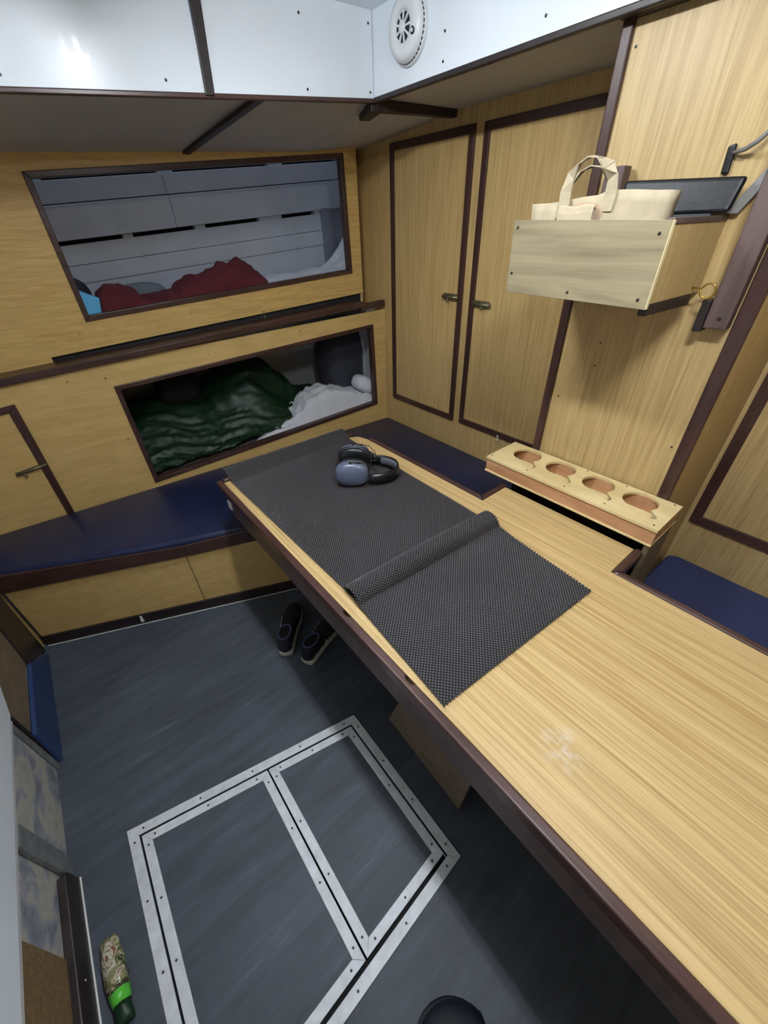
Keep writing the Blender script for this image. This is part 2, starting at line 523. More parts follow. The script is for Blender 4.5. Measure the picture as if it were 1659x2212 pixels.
# ---- lower bunk front (far wall)
LO = [(0.174, 0.486), (1.661, 0.575), (1.650, 1.096), (0.174, 1.018)]
LI = inset(LO, 0.004)
D4 = [(-0.62, 0.40), (-0.2185, 0.40), (-0.200, 1.0235), (-0.62, 0.990)]     # lower left door, outer
ring = [(-0.2, 0.38), (1.745, 0.38), (1.745, 1.170), (-0.2, 1.115)]
wf = B()
for k in range(4):
    wf.wp([ring[k], ring[(k + 1) % 4], LI[(k + 1) % 4], LI[k]], YL, -0.014, 0.0)
wf.wp([(-0.60, 0.985), (-0.2, 1.015), (-0.2, 1.115), (-0.60, 1.104)], YL, -0.014, 0.0)
wf.wp([(-0.60, 0.38), (-0.2, 0.38), (-0.2, 1.02), (-0.60, 0.99)], YL, -0.014, -0.002)
wall_far = struct(obj('wall_far', wf, 'ply_low'))
for s4 in strips(LO, 0.022):
    obj('opening_frame', B().wp(s4, YL, -0.03, 0.008), 'mahogany_x', wall_far, bevel=0.0025)
for x, z in [(0.012, 1.074), (0.157, 1.06), (0.634, 1.085), (1.153, 1.125), (0.141, 0.758), (0.644, 0.475), (1.672, 1.15), (1.70, 0.89), (1.70, 0.62)]:
    screw(wall_far, (x, yl(x), z), (0.073, -0.997, 0) if False else (0, -1, 0), 'gold', 0.0045)
# door 4 in the lower bunk front
d4 = sroot('door_4', (-0.4, yl(-0.4), 0.4))
obj('panel', B().wp([(-0.60, 0.40), (-0.245, 0.40), (-0.235, 0.995), (-0.60, 0.965)], YL, 0.0, 0.004), 'ply_low', d4)
obj('frame_strip', B().wp([(-0.247, 0.39), (-0.2185, 0.39), (-0.200, 1.0235), (-0.232, 0.9935)], YL, 0.0, 0.012), 'mahogany', d4, bevel=0.002)
obj('frame_strip', B().wp([(-0.60, 0.962), (-0.232, 0.9935), (-0.200, 1.0235), (-0.60, 0.990)], YL, 0.0, 0.012), 'mahogany_x', d4, bevel=0.002)
lt = obj('latch', B().wp([(-0.335, 0.712), (-0.228, 0.727), (-0.228, 0.745), (-0.335, 0.732)], YL, 0.004, 0.010), 'brass', d4, bevel=0.002)
obj('bolt', B().tube([(-0.330, yl(-0.33) - 0.016, 0.724), (-0.21, yl(-0.21) - 0.016, 0.739)], 0.0065), 'brass', lt, smooth=True)
obj('knob', B().tube([(-0.305, yl(-0.305) - 0.016, 0.726), (-0.300, yl(-0.3) - 0.024, 0.705)], 0.004), 'brass', lt, smooth=True)
for z in (0.62, 0.5, 0.80): screw(d4, (-0.232 + (z - 0.4) * 0.02, yl(-0.23) - 0.012, z), (0, -1, 0), 'steel', 0.003)
# ledge rail between the bunk fronts
RT = lambda x: 1.1430 + 0.0535 * x
rl = B()
for x0, x1, fr in ((-0.60, 1.59, 0.020), ):
    rl.wp([(x0, RT(x0) - 0.030), (x1, RT(x1) - 0.030), (x1, RT(x1)), (x0, RT(x0))], YL, -0.105, fr)
obj('ledge_rail', rl, 'mahogany_x', wall_far, bevel=0.004, seg=3)
obj('ledge_rail_end', B().wp([(1.56, RT(1.56) - 0.045), (1.735, RT(1.735) - 0.045), (1.735, RT(1.735) - 0.012), (1.56, RT(1.56) - 0.012)], YL, -0.02, 0.016), 'mahogany_x', wall_far, bevel=0.003)

# ---- upper bunk front
UO = [(0.182, 1.286), (1.584, 1.372), (1.575, 1.906), (0.184, 1.798)]
UI = inset(UO, 0.004)
SL = lambda x: 1.163 + 0.0605 * x          # upper edge of the dark slot
uw = B()
ur = [(-0.60, 1.12), (1.655, SL(1.655)), (1.655, 1.912), (-0.60, 1.815)]
uring = [(0.0, SL(0.0)), (1.655, SL(1.655)), (1.655, 1.95), (0.0, 1.86)]
for k in range(4):
    uw.wp([uring[k], uring[(k + 1) % 4], UI[(k + 1) % 4], UI[k]], YU, -0.014, 0.0)
uw.wp([(-0.60, 1.08), (0.0, 1.12), (0.0, 1.86), (-0.60, 1.83)], YU, -0.014, 0.0)
wup = obj('upper_panel', uw, 'oak_h', wall_far)
for s4 in strips(UO, 0.022):
    obj('opening_frame', B().wp(s4, YU, -0.03, 0.008), 'mahogany_x', wup, bevel=0.0025)
for x, z in [(0.141, 1.244), (0.629, 1.267), (1.104, 1.308)]:
    screw(wup, (x, yu(x), z), (0, -1, 0), 'gold', 0.0045)
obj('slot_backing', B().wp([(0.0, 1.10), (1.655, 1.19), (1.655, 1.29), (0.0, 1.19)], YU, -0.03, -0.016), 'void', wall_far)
obj('slot_lip', B().wp([(1.0, 1.19), (1.006, 1.19), (1.006, 1.235), (1.0, 1.235)], YU, -0.016, 0.001), 'brass', wall_far)
obj('panel_return', B().prism([(1.645, 2.255, 1.15), (1.655, 2.245, 1.15), (1.752, 2.366, 1.15), (1.742, 2.376, 1.15)], [(1.645, 2.255, 1.97), (1.655, 2.245, 1.97), (1.752, 2.366, 1.97), (1.742, 2.376, 1.97)]), 'oak_v', wall_far)

# ---- hull lining and bunk interiors
wh = struct(obj('wall_hull', B().wp([(-0.7, 0.25), (2.1, 0.25), (2.1, 2.2), (-0.7, 2.2)], 2.96, -0.06, -0.02), 'void'))
hz = lambda x, c: c + 0.0765 * (x - 1.0)
seams = [(1.30, 1.4438), (1.4452, 1.5248), (1.5262, 1.615), (1.633, 1.775), (1.779, 1.868), (1.898, 2.10)]
for k, (a, b2) in enumerate(seams):
    o_ = -0.006 if k == 4 else 0.0
    fr = 0.05 + (0.004 if k % 2 else 0.0) + (0.012 if k == 3 else 0)
    if k in (3, 4):
        for x0, x1, e in ((-0.68, 0.826, 0.010), (0.829, 2.08, 0.0)):
            obj('plank', B().wp([(x0, hz(x0, a)), (x1, hz(x1, a)), (x1, hz(x1, b2)), (x0, hz(x0, b2))], 2.96, 0.0, fr + e), 'hull_paint', wh, bevel=0.004)
    else:
        obj('plank', B().wp([(-0.68, hz(-0.68, a)), (2.08, hz(2.08, a)), (2.08, hz(2.08, b2)), (-0.68, hz(-0.68, b2))], 2.96, 0.0, fr), 'hull_paint', wh, bevel=0.003)
for x0, x1, c0, c1 in ((0.808, 0.888, 1.855, 1.905), (1.43, 1.52, 1.86, 1.905), (0.18, 0.29, 1.86, 1.905), (0.93, 0.99, 1.605, 1.64), (1.32, 1.47, 1.605, 1.64), (1.70, 1.78, 1.605, 1.64), (0.55, 0.60, 1.605, 1.64)):
    obj('spacer_block', B().wp([(x0, hz(x0, c0)), (x1, hz(x1, c0)), (x1, hz(x1, c1)), (x0, hz(x0, c1))], 2.96, 0.0, 0.045), 'hull_paint', wh, bevel=0.003)
obj('end_post', B().box(1.74, 1.895, 2.762, 2.80, 1.30, 1.70), 'post_paint', wh, bevel=0.004)
obj('lower_lining', B().wp([(-0.68, 0.3), (2.08, 0.3), (2.08, 1.27), (-0.68, 1.12)], 2.96, -0.01, 0.03), 'bunk_paint', wh)
obj('bunk_end', B().box(1.90, 1.93, 2.10, 3.0, 0.25, 2.1), 'bunk_paint', wh)
obj('end_lining', B().box(1.736, 1.748, 2.165, 2.95, 0.35, 1.16), 'bunk_paint', wh)
obj('bunk_end', B().box(-0.66, -0.63, 2.25, 3.1, 0.25, 2.1), 'bunk_paint', wh)
z1f = lambda x: 0.455 + 0.06 * x
z2f = lambda x: 1.262 + 0.062 * x
obj('lower_bunk_board', B().prism([(x, yl(x) + a, z1f(x) - 0.14) for x, a in ((-0.62, 0.02), (1.742, 0.02), (1.742, 0.70), (-0.62, 0.70))],
                                  [(x, yl(x) + a, z1f(x) - 0.12) for x, a in ((-0.62, 0.02), (1.742, 0.02), (1.742, 0.70), (-0.62, 0.70))]), 'bunk_paint', wh)
obj('upper_bunk_board', B().prism([(x, yu(x) + a, z2f(x) - 0.13) for x, a in ((-0.62, 0.02), (1.60, 0.02), (1.9, 0.32), (1.9, 0.58), (-0.62, 0.58))],
                                  [(x, yu(x) + a, z2f(x) - 0.11) for x, a in ((-0.62, 0.02), (1.60, 0.02), (1.9, 0.32), (1.9, 0.58), (-0.62, 0.58))]), 'bunk_paint', wh)

# ---- right wall with doors
XR = 1.75
wr_ = struct(obj('wall_right', B().box(XR, XR + 0.04, -1.4, 2.372, 0.0, 2.10), 'oak_door'))


def wall_door(name, y0, y1, z0, z1, x, wt=0.03, latch=None, mat='oak_door'):
    d = sroot(name, (x, (y0 + y1) / 2, z0))
    q = [(y0, z0), (y1, z0), (y1, z1), (y0, z1)]
    i_ = inset(q, wt * 0.6)
    obj('panel', B().xp(i_, x - 0.005, x), mat, d)
    for k, s4 in enumerate(strips(q, wt)):
        obj('frame_strip', B().xp(s4, x - 0.014, x - 0.0005), 'mahogany' if k % 2 else 'mahogany_y', d, bevel=0.002)
    return d


d1 = wall_door('door_1', 1.508, 2.062, 0.626, 1.930, XR)
d2 = wall_door('door_2', 0.870, 1.457, 0.632, 1.928, XR)
for d, ya, yb, z, kn in ((d1, 1.535, 1.632, 1.286, 1.592), (d2, 1.331, 1.43, 1.270, 1.365)):
    l_ = obj('latch', B().box(XR - 0.020, XR - 0.005, ya, yb, z - 0.015, z + 0.015), 'brass', d, bevel=0.004)
    obj('bolt', B().tube([(XR - 0.022, ya - 0.01, z), (XR - 0.022, yb, z)], 0.008), 'brass', l_, smooth=True)
    obj('knob', B().tube([(XR - 0.022, kn, z), (XR - 0.034, kn - 0.002, z - 0.022)], [0.004, 0.005]), 'brass', l_, smooth=True)
    for zz in (0.645, 1.0, 1.5): screw(d, (XR - 0.014, (1.523 if d is d1 else 1.442), zz), (-1, 0, 0), 'steel', 0.003)
# nearer stretch of the right wall
XN = 1.69
wn_ = struct(obj('wall_near', B().box(XN, XR, -1.4, 0.225, 0.0, 2.1), 'oak_v'))
wall_door('door_3', -0.45, 0.210, 0.632, 1.95, XN, 0.034, mat='oak_v')
ring_ = B().tube([(XR - 0.03 + 0.010 * math.cos(a), 1.16 + 0.012 * math.cos(a), 0.635 + 0.016 * math.sin(a)) for a in np.linspace(0, 2 * PI, 14)[:-1]], 0.0022, closed=True)
tag(obj('cord_ring', ring_, 'wire', smooth=True, origin=(XR - 0.03, 1.16, 0.635)), 'small loop of white cord on the second cupboard door frame behind the mug holder', 'cord')

# ---- projecting partition (pilaster) carrying the shelf box
XP = 1.38
wp_ = struct(obj('wall_partition', B().box(XP, XP + 0.015, 0.252, 0.745, 0.0, 2.1).prism(
    [(XP + 0.015, 0.252, 0), (XN, 0.2255, 0), (XN, 0.2405, 0), (XP + 0.015, 0.267, 0)],
    [(XP + 0.015, 0.252, 2.1), (XN, 0.2255, 2.1), (XN, 0.2405, 2.1), (XP + 0.015, 0.267, 2.1)]).box(XP + 0.015, XR - 0.016, 0.73, 0.745, 0, 2.1), 'oak_v'))
obj('corner_strip', B().box(XP - 0.012, XP + 0.003, 0.724, 0.752, 0.03, 1.985), 'mahogany', wp_, bevel=0.004)
obj('corner_strip', B().xp([(0.246, 0.03), (0.275, 0.03), (0.288, 1.985), (0.246, 1.985)], XP - 0.012, XP + 0.003), 'mahogany', wp_, bevel=0.003)
obj('head_strip', B().box(XP - 0.03, XP - 0.001, 0.24, 0.752, 1.975, 2.0), 'dark_wood', wp_, bevel=0.002)
for y, z in [(0.712, 1.929), (0.699, 1.076), (0.300, 1.017), (0.602, 1.275), (0.6, 1.204)]:
    screw(wp_, (XP, y, z), (-1, 0, 0), 'steel', 0.0032)

# ---- roof: coaming panels, soffits, deckhead
cl = struct(obj('ceiling', B().prism([(-0.62, -1.4, 2.2), (1.36, -1.4, 2.2), (1.36, 1.70, 2.2), (-0.62, 1.86, 2.2)],
                                     [(-0.62, -1.4, 2.23), (1.36, -1.4, 2.23), (1.36, 1.70, 2.23), (-0.62, 1.86, 2.23)]), 'white_panel'))
XB = 1.325
bl = lambda x: 1.655 - 0.0731 * (x - 1.33)
bz = lambda x: 1.983 + 0.0625 * (x - 1.33)
wz = lambda x: 1.842 + 0.041 * x
# left soffit / right soffit
sp = [(-0.62, bl(-0.62) + 0.0135, bz(-0.62) + 0.003), (1.34, bl(1.34) + 0.0135, bz(1.34) + 0.003), (1.34, yu(1.34) + 0.02, wz(1.34)), (-0.62, yu(-0.62) + 0.02, wz(-0.62))]
obj('soffit_panel', B().prism(sp, [(x, y, z + 0.02) for x, y, z in sp]), 'grey_paint', cl)
sp = [(1.34, bl(1.34), bz(1.34) + 0.003), (1.78, bl(1.78), 1.988), (1.78, 2.36, 1.935), (1.34, yu(1.34) + 0.02, wz(1.34))]
obj('soffit_panel', B().prism(sp, [(x, y, z + 0.02) for x, y, z in sp]), 'grey_paint', cl)
sp = [(XB + 0.0145, -1.4, 1.986), (1.78, -1.4, 1.986), (1.78, bl(1.78), 1.988), (XB + 0.0145, bl(XB), 1.986)]
obj('soffit_panel', B().prism(sp, [(x, y, z + 0.02) for x, y, z in sp]), 'grey_paint', cl)
# battens under the soffit
def batten(p, q, w, h, name='soffit_batten', mat='dark_wood'):
    p = Vector(p); q = Vector(q); d = (q - p).normalized(); s_ = d.cross(Vector((0, 0, 1))).normalized() * w / 2
    dn = Vector((0, 0, -h))
    obj(name, B().prism([p - s_, p + s_, q + s_, q - s_], [p - s_ + dn, p + s_ + dn, q + s_ + dn, q - s_ + dn]), mat, cl, bevel=0.002)
batten((0.875, 1.69, 1.958), (0.792, 2.30, 1.880), 0.030, 0.012)
batten((1.33, 1.662, 1.995), (1.745, 1.636, 2.008), 0.035, 0.045, 'corner_batten')
batten((1.338, 1.66, 1.992), (1.383, 1.80, 1.990), 0.045, 0.042, 'corner_batten')

# left coaming
t2 = sroot('trim_2', (0.5, bl(0.5), 1.95))
def cp(poly, back, front, name, mat, parent, bevel=0.001):
    g = lambda x: bl(x)
    o = obj(name, B().prism([(x, g(x) - back, z) for x, z in poly], [(x, g(x) - front, z) for x, z in poly]), mat, parent, bevel=bevel)
    return o
for x0, x1 in ((-0.62, 0.694), (0.7, 1.3215)):
    cp([(x0, bz(x0)), (x1, bz(x1)), (x1, 2.2), (x0, 2.2)], -0.012, 0.0, 'panel', 'white_panel', t2)
cp([(0.688, bz(0.688) - 0.004), (0.716, bz(0.716) - 0.004), (0.733, 2.2), (0.700, 2.2)], 0.0, 0.010, 'upright_batten', 'dark_wood', t2, 0.002)
cp([(-0.62, bz(-0.62) - 0.010), (1.33, bz(1.33) - 0.010), (1.33, bz(1.33) + 0.003), (-0.62, bz(-0.62) + 0.003)], -0.014, 0.004, 'bottom_strip', 'mahogany_x', t2, 0.003)
for x, z in [(0.18, 1.935), (0.582, 1.963), (1.047, 1.985), (1.041, 2.155), (1.307, 2.168), (1.307, 2.0)]:
    screw(t2, (x, bl(x), z), (0, -1, 0), 'steel', 0.004)
# right coaming
t3 = sroot('trim_3', (XB, 0.6, 1.98))
obj('panel', B().xp([(-1.4, 1.985), (bl(XB) + 0.01, 1.985), (bl(XB) + 0.01, 2.2), (-1.4, 2.2)], XB, XB + 0.012), 'white_panel', t3, bevel=0.001)
obj('bottom_strip', B().xp([(-1.4, 1.972), (bl(XB), 1.972), (bl(XB), 1.988), (-1.4, 1.988)], XB - 0.004, XB + 0.014), 'dark_wood', t3, bevel=0.003)
for y, z in [(1.303, 2.012), (0.941, 2.022), (1.30, 2.075), (0.6, 2.02)]:
    screw(t3, (XB, y, z), (-1, 0, 0), 'steel', 0.004)
# wall behind the viewer
struct(obj('wall_back', B().box(-0.62, 1.78, -1.44, -1.40, 0, 2.22), 'oak_v'))

# ---- ceiling lamps: two short twin-tube fittings over the table front
for (ya, yb), lab in zip(LAMPS, ('longer twin tube ceiling light over the near part of the table front', 'short twin tube ceiling light nearer the white panels and bunks')):
    lm = thing('strip_light', lab, 'light', (0.415, (ya + yb) / 2, 2.2), 'ceiling lights over the table')
    obj('body', B().box(0.365, 0.465, ya - 0.05, yb + 0.05, 2.168, 2.199), 'white_plastic', lm, bevel=0.006)
    for x in (0.395, 0.437):
        obj('tube', B().tube([(x, y, 2.142) for y in np.linspace(ya, yb, 5)], 0.013, 16), 'lamp', lm, smooth=True)
        for y in (ya - 0.02, yb + 0.005):
            obj('tube_holder', B().box(x - 0.012, x + 0.012, y, y + 0.015, 2.128, 2.168), 'white_plastic', lm)

# ---- smoke alarm on the right coaming
AC = (XB, 1.455, 2.112)
al = thing('smoke_alarm', 'round white smoke alarm on the white panel above the doors', 'smoke alarm', AC)
obj('base', B().lathe([(0.083, 0.0), (0.083, 0.012), (0.079, 0.014)], AC, (-1, 0, 0), 48), 'white_plastic', al, smooth=False)
cv = B().lathe([(0.078, 0.013), (0.079, 0.020), (0.076, 0.030), (0.066, 0.037), (0.040, 0.041), (0.037, 0.036), (0.034, 0.032), (0.0, 0.032)], AC, (-1, 0, 0), 48)
obj('cover', cv, 'white_plastic', al, smooth=True)
sl = B()
for k in range(40):
    a = 2 * PI * k / 40
    c_, s_ = math.cos(a), math.sin(a)
    p = Vector((XB - 0.0165, AC[1] + 0.0785 * c_, AC[2] + 0.0785 * s_)); tg = Vector((0, -s_, c_)); rd = Vector((0, c_, s_))
    sl.prism([p - tg * 0.0035 + Vector((0.002, 0, 0)), p + tg * 0.0035 + Vector((0.002, 0, 0)), p + tg * 0.0035 - Vector((0.002, 0, 0)), p - tg * 0.0035 - Vector((0.002, 0, 0))],
             [q + rd * 0.0012 for q in (p - tg * 0.0035 + Vector((0.002, 0, 0)), p + tg * 0.0035 + Vector((0.002, 0, 0)), p + tg * 0.0035 - Vector((0.002, 0, 0)), p - tg * 0.0035 - Vector((0.002, 0, 0)))])
so = obj('vent_slots', sl, 'black_plastic', al); so['kind'] = 'stuff'
gr = B().lathe([(0.033, 0.0325), (0.033, 0.0335), (0.0, 0.0335)], AC, (-1, 0, 0), 32)
obj('grille_recess', gr, 'black_plastic', al)
for k in range(9):
    a = 2 * PI * k / 9 + 0.3
    rd = Vector((0, math.cos(a), math.sin(a))); tg = Vector((0, -math.sin(a), math.cos(a)))
    c0 = Vector((XB - 0.0335, AC[1], AC[2])); xo = Vector((-0.004, 0, 0))
    p0 = c0 + rd * 0.010; p1 = c0 + rd * 0.036
    obj('grille_bar', B().prism([p0 - tg * 0.002, p0 + tg * 0.002, p1 + tg * 0.003, p1 - tg * 0.003], [q + xo for q in (p0 - tg * 0.002, p0 + tg * 0.002, p1 + tg * 0.003, p1 - tg * 0.003)]), 'white_plastic', al)
obj('grille_hub', B().lathe([(0.015, 0.0335), (0.015, 0.039), (0.012, 0.041), (0.0, 0.041)], (XB, AC[1] + 0.002, AC[2]), (-1, 0, 0), 20), 'white_plastic', al, smooth=True)
obj('test_button', B().lathe([(0.009, 0.034), (0.009, 0.041), (0.0075, 0.042), (0.0, 0.042)], (XB, AC[1] - 0.050, AC[2] - 0.018), (-1, 0, 0), 18), 'black_plastic', al)
obj('indicator_window', B().lathe([(0.005, 0.042), (0.004, 0.0445), (0.0, 0.0445)], (XB, AC[1] - 0.050, AC[2] - 0.018), (-1, 0, 0), 14), 'white_plastic', al)

# ================================================================== BENCH
bk = lambda x: 1.962 - 0.4194 * (x + 0.545)          # front face line of the far bench
bench = thing('bench', 'built-in corner bench of oak panels with mahogany edge under the bunks', 'bench', (0.2, 1.9, 0))
xs = (-0.555, 0.1235, 0.1265, 0.62)
for x0, x1 in ((xs[0], xs[1]), (xs[2], xs[3])):
    obj('front_panel', B().prism([(x, bk(x) + d, 0.05) for x, d in ((x0, 0), (x1, 0), (x1, 0.015), (x0, 0.015))], [(x, bk(x) + d, 0.405) for x, d in ((x0, 0), (x1, 0), (x1, 0.015), (x0, 0.015))]), 'ply_low', bench)
x0, x1 = -0.555, 0.62
obj('skirting', B().prism([(x, bk(x) + d, 0.0) for x, d in ((x0, -0.012), (x1, -0.012), (x1, 0.0), (x0, 0.0))], [(x, bk(x) + d, 0.062) for x, d in ((x0, -0.012), (x1, -0.012), (x1, 0.0), (x0, 0.0))]), 'dark_wood', bench, bevel=0.002)
tr = [(-0.558, 0.372, 0.462), (0.13, 0.372, 0.436), (0.62, 0.39, 0.47)]
tb = B()
for (xa, za, zb), (xc, zc, zd) in zip(tr[:-1], tr[1:]):
    tb.prism([(xa, bk(xa) - 0.018, za), (xc, bk(xc) - 0.018, zc), (xc, bk(xc) - 0.018, zd), (xa, bk(xa) - 0.018, zb)],
             [(xa, bk(xa) - 0.0005, za), (xc, bk(xc) - 0.0005, zc), (xc, bk(xc) - 0.0005, zd), (xa, bk(xa) - 0.0005, zb)])
obj('edge_board', tb, 'mahogany_x', bench, bevel=0.004)
for x in (0.02, 0.07, 0.22, 0.30): screw(bench, (x, bk(x) - 0.018, 0.41), (0, -1, 0), 'steel', 0.003)
for x in (-0.50, -0.24, -0.02, 0.1, 0.26): screw(bench, (x, bk(x) - 0.012, 0.03), (0, -1, 0), 'steel', 0.003)
obj('paint_chip', B().wp([(-0.17, 0.02), (-0.155, 0.015), (-0.145, 0.055), (-0.165, 0.06)], bk(-0.16) - 0.0731 * 0.16, 0.0125, 0.0135), 'label_white', bench)
obj('sealant_line', B().prism([(x, bk(x) + d, 0.0005) for x, d in ((-0.555, -0.016), (0.62, -0.016), (0.62, -0.012), (-0.555, -0.012))], [(x, bk(x) + d, 0.003) for x, d in ((-0.555, -0.016), (0.62, -0.016), (0.62, -0.012), (-0.555, -0.012))]), 'label_white', bench)
obj('seat_board', B().zp([(-0.555, bk(-0.555) + 0.016), (0.62, bk(0.62) + 0.016), (1.2, 1.46), (1.2, 0.90), (XR - 0.002, 0.90), (XR - 0.002, yl(XR) - 0.002), (-0.555, yl(-0.555) - 0.002)], 0.37, 0.385), 'ply_low', bench)
obj('side_panel', B().box(1.2, 1.215, -0.9, 1.44, 0.0, 0.369), 'dark_wood', bench)

cush = [(-0.555, bk(-0.555) - 0.004), (-0.30, bk(-0.30) - 0.012), (0.12, bk(0.12) - 0.014), (0.50, bk(0.5) - 0.006), (0.9, 1.50), (1.22, 1.40), (1.22, 0.92), (1.742, 0.92), (1.742, yl(1.742) - 0.012), (0.6, yl(0.6) - 0.012), (-0.555, yl(-0.555) - 0.012)]
cb = B().zp(cush, 0.388, 0.470)
for i, (x, y, z) in enumerate(cb.v):       # the edge board rises a little to the left
    if z > 0.45: cb.v[i] = (x, y, z - 0.006 if x > 0.6 else z)
co = obj('bench_cushion', cb, 'vinyl', None, bevel=0.022, seg=4, smooth=False, origin=(0.2, 1.9, 0.388))
tag(co, 'long glossy navy vinyl cushion on the corner bench below the bunks', 'cushion')
for p in co.data.polygons: p.use_smooth = True
rc = [(1.215, -0.9), (1.684, -0.9), (1.684, 0.185), (1.665, 0.215), (1.215, 0.235)]
ro = obj('seat_cushion', B().zp(rc, 0.388, 0.462), 'navy_fabric', None, bevel=0.014, seg=3, origin=(1.45, -0.3, 0.388))
tag(ro, 'navy fabric seat cushion right of the mug holder', 'cushion')
nb = thing('side_bench', 'low built-in seat base under the right navy cushion', 'bench', (1.45, -0.3, 0))
obj('seat_board', B().box(1.2155, 1.688, -0.9, 0.236, 0.37, 0.386), 'ply_low', nb)
obj('front_board', B().box(1.216, 1.23, -0.9, 0.236, 0.0, 0.369), 'dark_wood', nb)

# ================================================================== TABLE
TZ = 0.75
tt = thing('table', 'long oak laminate dining table with rounded mahogany rim', 'table', (0.69, 0.5, 0))
top = [(0.352, -0.62), (1.034, -0.62), (1.034, 0.238), (1.185, 0.238), (1.185, 0.727), (1.045, 0.727), (1.045, 1.44), (1.03, 1.495), (0.99, 1.518), (0.352, 1.518)]
obj('tabletop', B().zp(top, TZ - 0.028, TZ), 'table', tt)
# rim strips
def rimstrip(poly, z0=0.718, z1=0.7555, name='rim_strip', mat='mahogany_y'):
    return obj(name, B().zp(poly, z0, z1), mat, tt, bevel=0.009, seg=3)
nt1, nt2 = 0.62, 0.367
rim = [(0.328, -0.62), (0.351, -0.62)]
for yc in (nt2, nt1): rim += [(0.351, yc - 0.016), (0.3435, yc - 0.010), (0.3425, yc + 0.008), (0.351, yc + 0.016)]
rim += [(0.351, 1.543), (0.328, 1.543)]
rimstrip(rim)
rimstrip([(1.035, -0.62), (1.058, -0.62), (1.058, 0.210), (1.035, 0.237)])
rimstrip([(1.035, 0.237), (1.058, 0.212), (1.195, 0.212), (1.195, 0.237)], mat='mahogany_x')
rimstrip([(1.046, 0.7285), (1.200, 0.7285), (1.200, 0.752), (1.070, 0.752)], mat='mahogany_x')
rimstrip([(1.046, 0.7285), (1.070, 0.752), (1.070, 1.45), (1.046, 1.43)])
rimstrip([(0.3525, 1.519), (1.02, 1.519), (1.03, 1.543), (0.3525, 1.543)], z1=0.762, mat='mahogany_x')
obj('apron', B().box(0.350, 0.366, -0.62, 1.51, 0.585, 0.7175), 'brown_board', tt, bevel=0.002)
obj('apron', B().box(0.367, 1.02, 1.495, 1.51, 0.64, 0.7175), 'brown_board', tt)
obj('brace_board', B().xp([(0.235, 0.045), (0.592, 0.09), (0.52, 0.33), (0.50, 0.58), (0.20, 0.58), (0.213, 0.34)], 0.452, 0.466), 'old_ply', tt, bevel=0.003)
obj('brace_rail', B().box(0.40, 0.44, 0.66, 0.98, 0.55, 0.60), 'brown_board', tt, bevel=0.004)
obj('pedestal', B().box(0.69, 1.0, -0.60, 1.42, 0.0, TZ - 0.029), 'dark_wood', tt)
obj('end_plate', B().prism([(0.3265, 1.425, 0.668), (0.3265, 1.455, 0.668), (0.3265, 1.455, 0.708), (0.3265, 1.425, 0.708)], [(0.3355, 1.425, 0.668), (0.3355, 1.455, 0.668), (0.3355, 1.455, 0.708), (0.3355, 1.425, 0.708)]), 'label_white', tt, bevel=0.003)


def mesh_mat(name, nu, nv, fn, cell, label, origin):
    """anti-slip mat: chequered domed pads joined at their corners with hole shade painted by a near-black backing"""
    V_ = []; F_ = []; MI = []; g = {}
    def corner(i, j):
        if (i, j) not in g:
            p, n_ = fn(i * cell, j * cell)
            g[(i, j)] = len(V_); V_.append(p + n_ * 0.0022)
        return g[(i, j)]
    h = cell / 2
    for i in range(nu):
        for j in range(nv):
            if (i + j) % 2: continue
            cx, cy = (i + 0.5) * cell, (j + 0.5) * cell
            p, n_ = fn(cx, cy)
            px, _ = fn(cx + 1e-4, cy); py, _ = fn(cx, cy + 1e-4)
            eu = (px - p) * 1e4; ev = (py - p) * 1e4
            ring = []
            for k, (a, b2) in enumerate(((0, 0), (1, 0), (1, 1), (0, 1))):
                ring.append(corner(i + a, j + b2))
                m = ((0, -0.86), (0.86, 0), (0, 0.86), (-0.86, 0))[k]
                V_.append(p + eu * m[0] * h + ev * m[1] * h + n_ * 0.0008); ring.append(len(V_) - 1)
            top = []
            for a in range(4):
                m = ((0, -0.5), (0.5, 0), (0, 0.5), (-0.5, 0))[a]
                V_.append(p + eu * m[0] * h + ev * m[1] * h + n_ * 0.0040); top.append(len(V_) - 1)
            V_.append(p + n_ * 0.0046); c = len(V_) - 1
            for k in range(4):
                # corner k lies between side (k-1) and side k
                F_.append((ring[2 * k], ring[2 * k + 1], top[k])); F_.append((ring[2 * k + 1], ring[(2 * k + 2) % 8], top[k]))
                F_.append((ring[2 * k], top[k], top[k - 1])); F_.append((top[k], c, top[k - 1]))
    MI = [0] * len(F_)
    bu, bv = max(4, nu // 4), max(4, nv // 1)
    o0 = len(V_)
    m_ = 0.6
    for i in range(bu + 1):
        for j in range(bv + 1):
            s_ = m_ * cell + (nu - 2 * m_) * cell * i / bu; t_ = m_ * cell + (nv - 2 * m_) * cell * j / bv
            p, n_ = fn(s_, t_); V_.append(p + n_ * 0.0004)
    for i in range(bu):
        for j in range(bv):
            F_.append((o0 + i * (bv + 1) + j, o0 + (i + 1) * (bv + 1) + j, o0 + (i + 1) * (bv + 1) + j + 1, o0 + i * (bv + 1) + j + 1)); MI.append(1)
    me = bpy.data.meshes.new(name)
    O = np.array(origin)
    me.from_pydata([tuple(v - O) for v in V_], [], F_)
    me.polygons.foreach_set('use_smooth', [True] * len(F_))
    me.materials.append(MAT['rubber']); me.materials.append(MAT['shade_sheet'])
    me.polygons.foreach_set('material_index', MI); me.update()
    o = bpy.data.objects.new(name, me); COL.objects.link(o); o.location = origin
    tag(o, label, 'mat', 'anti-slip mats on the table')
    return o


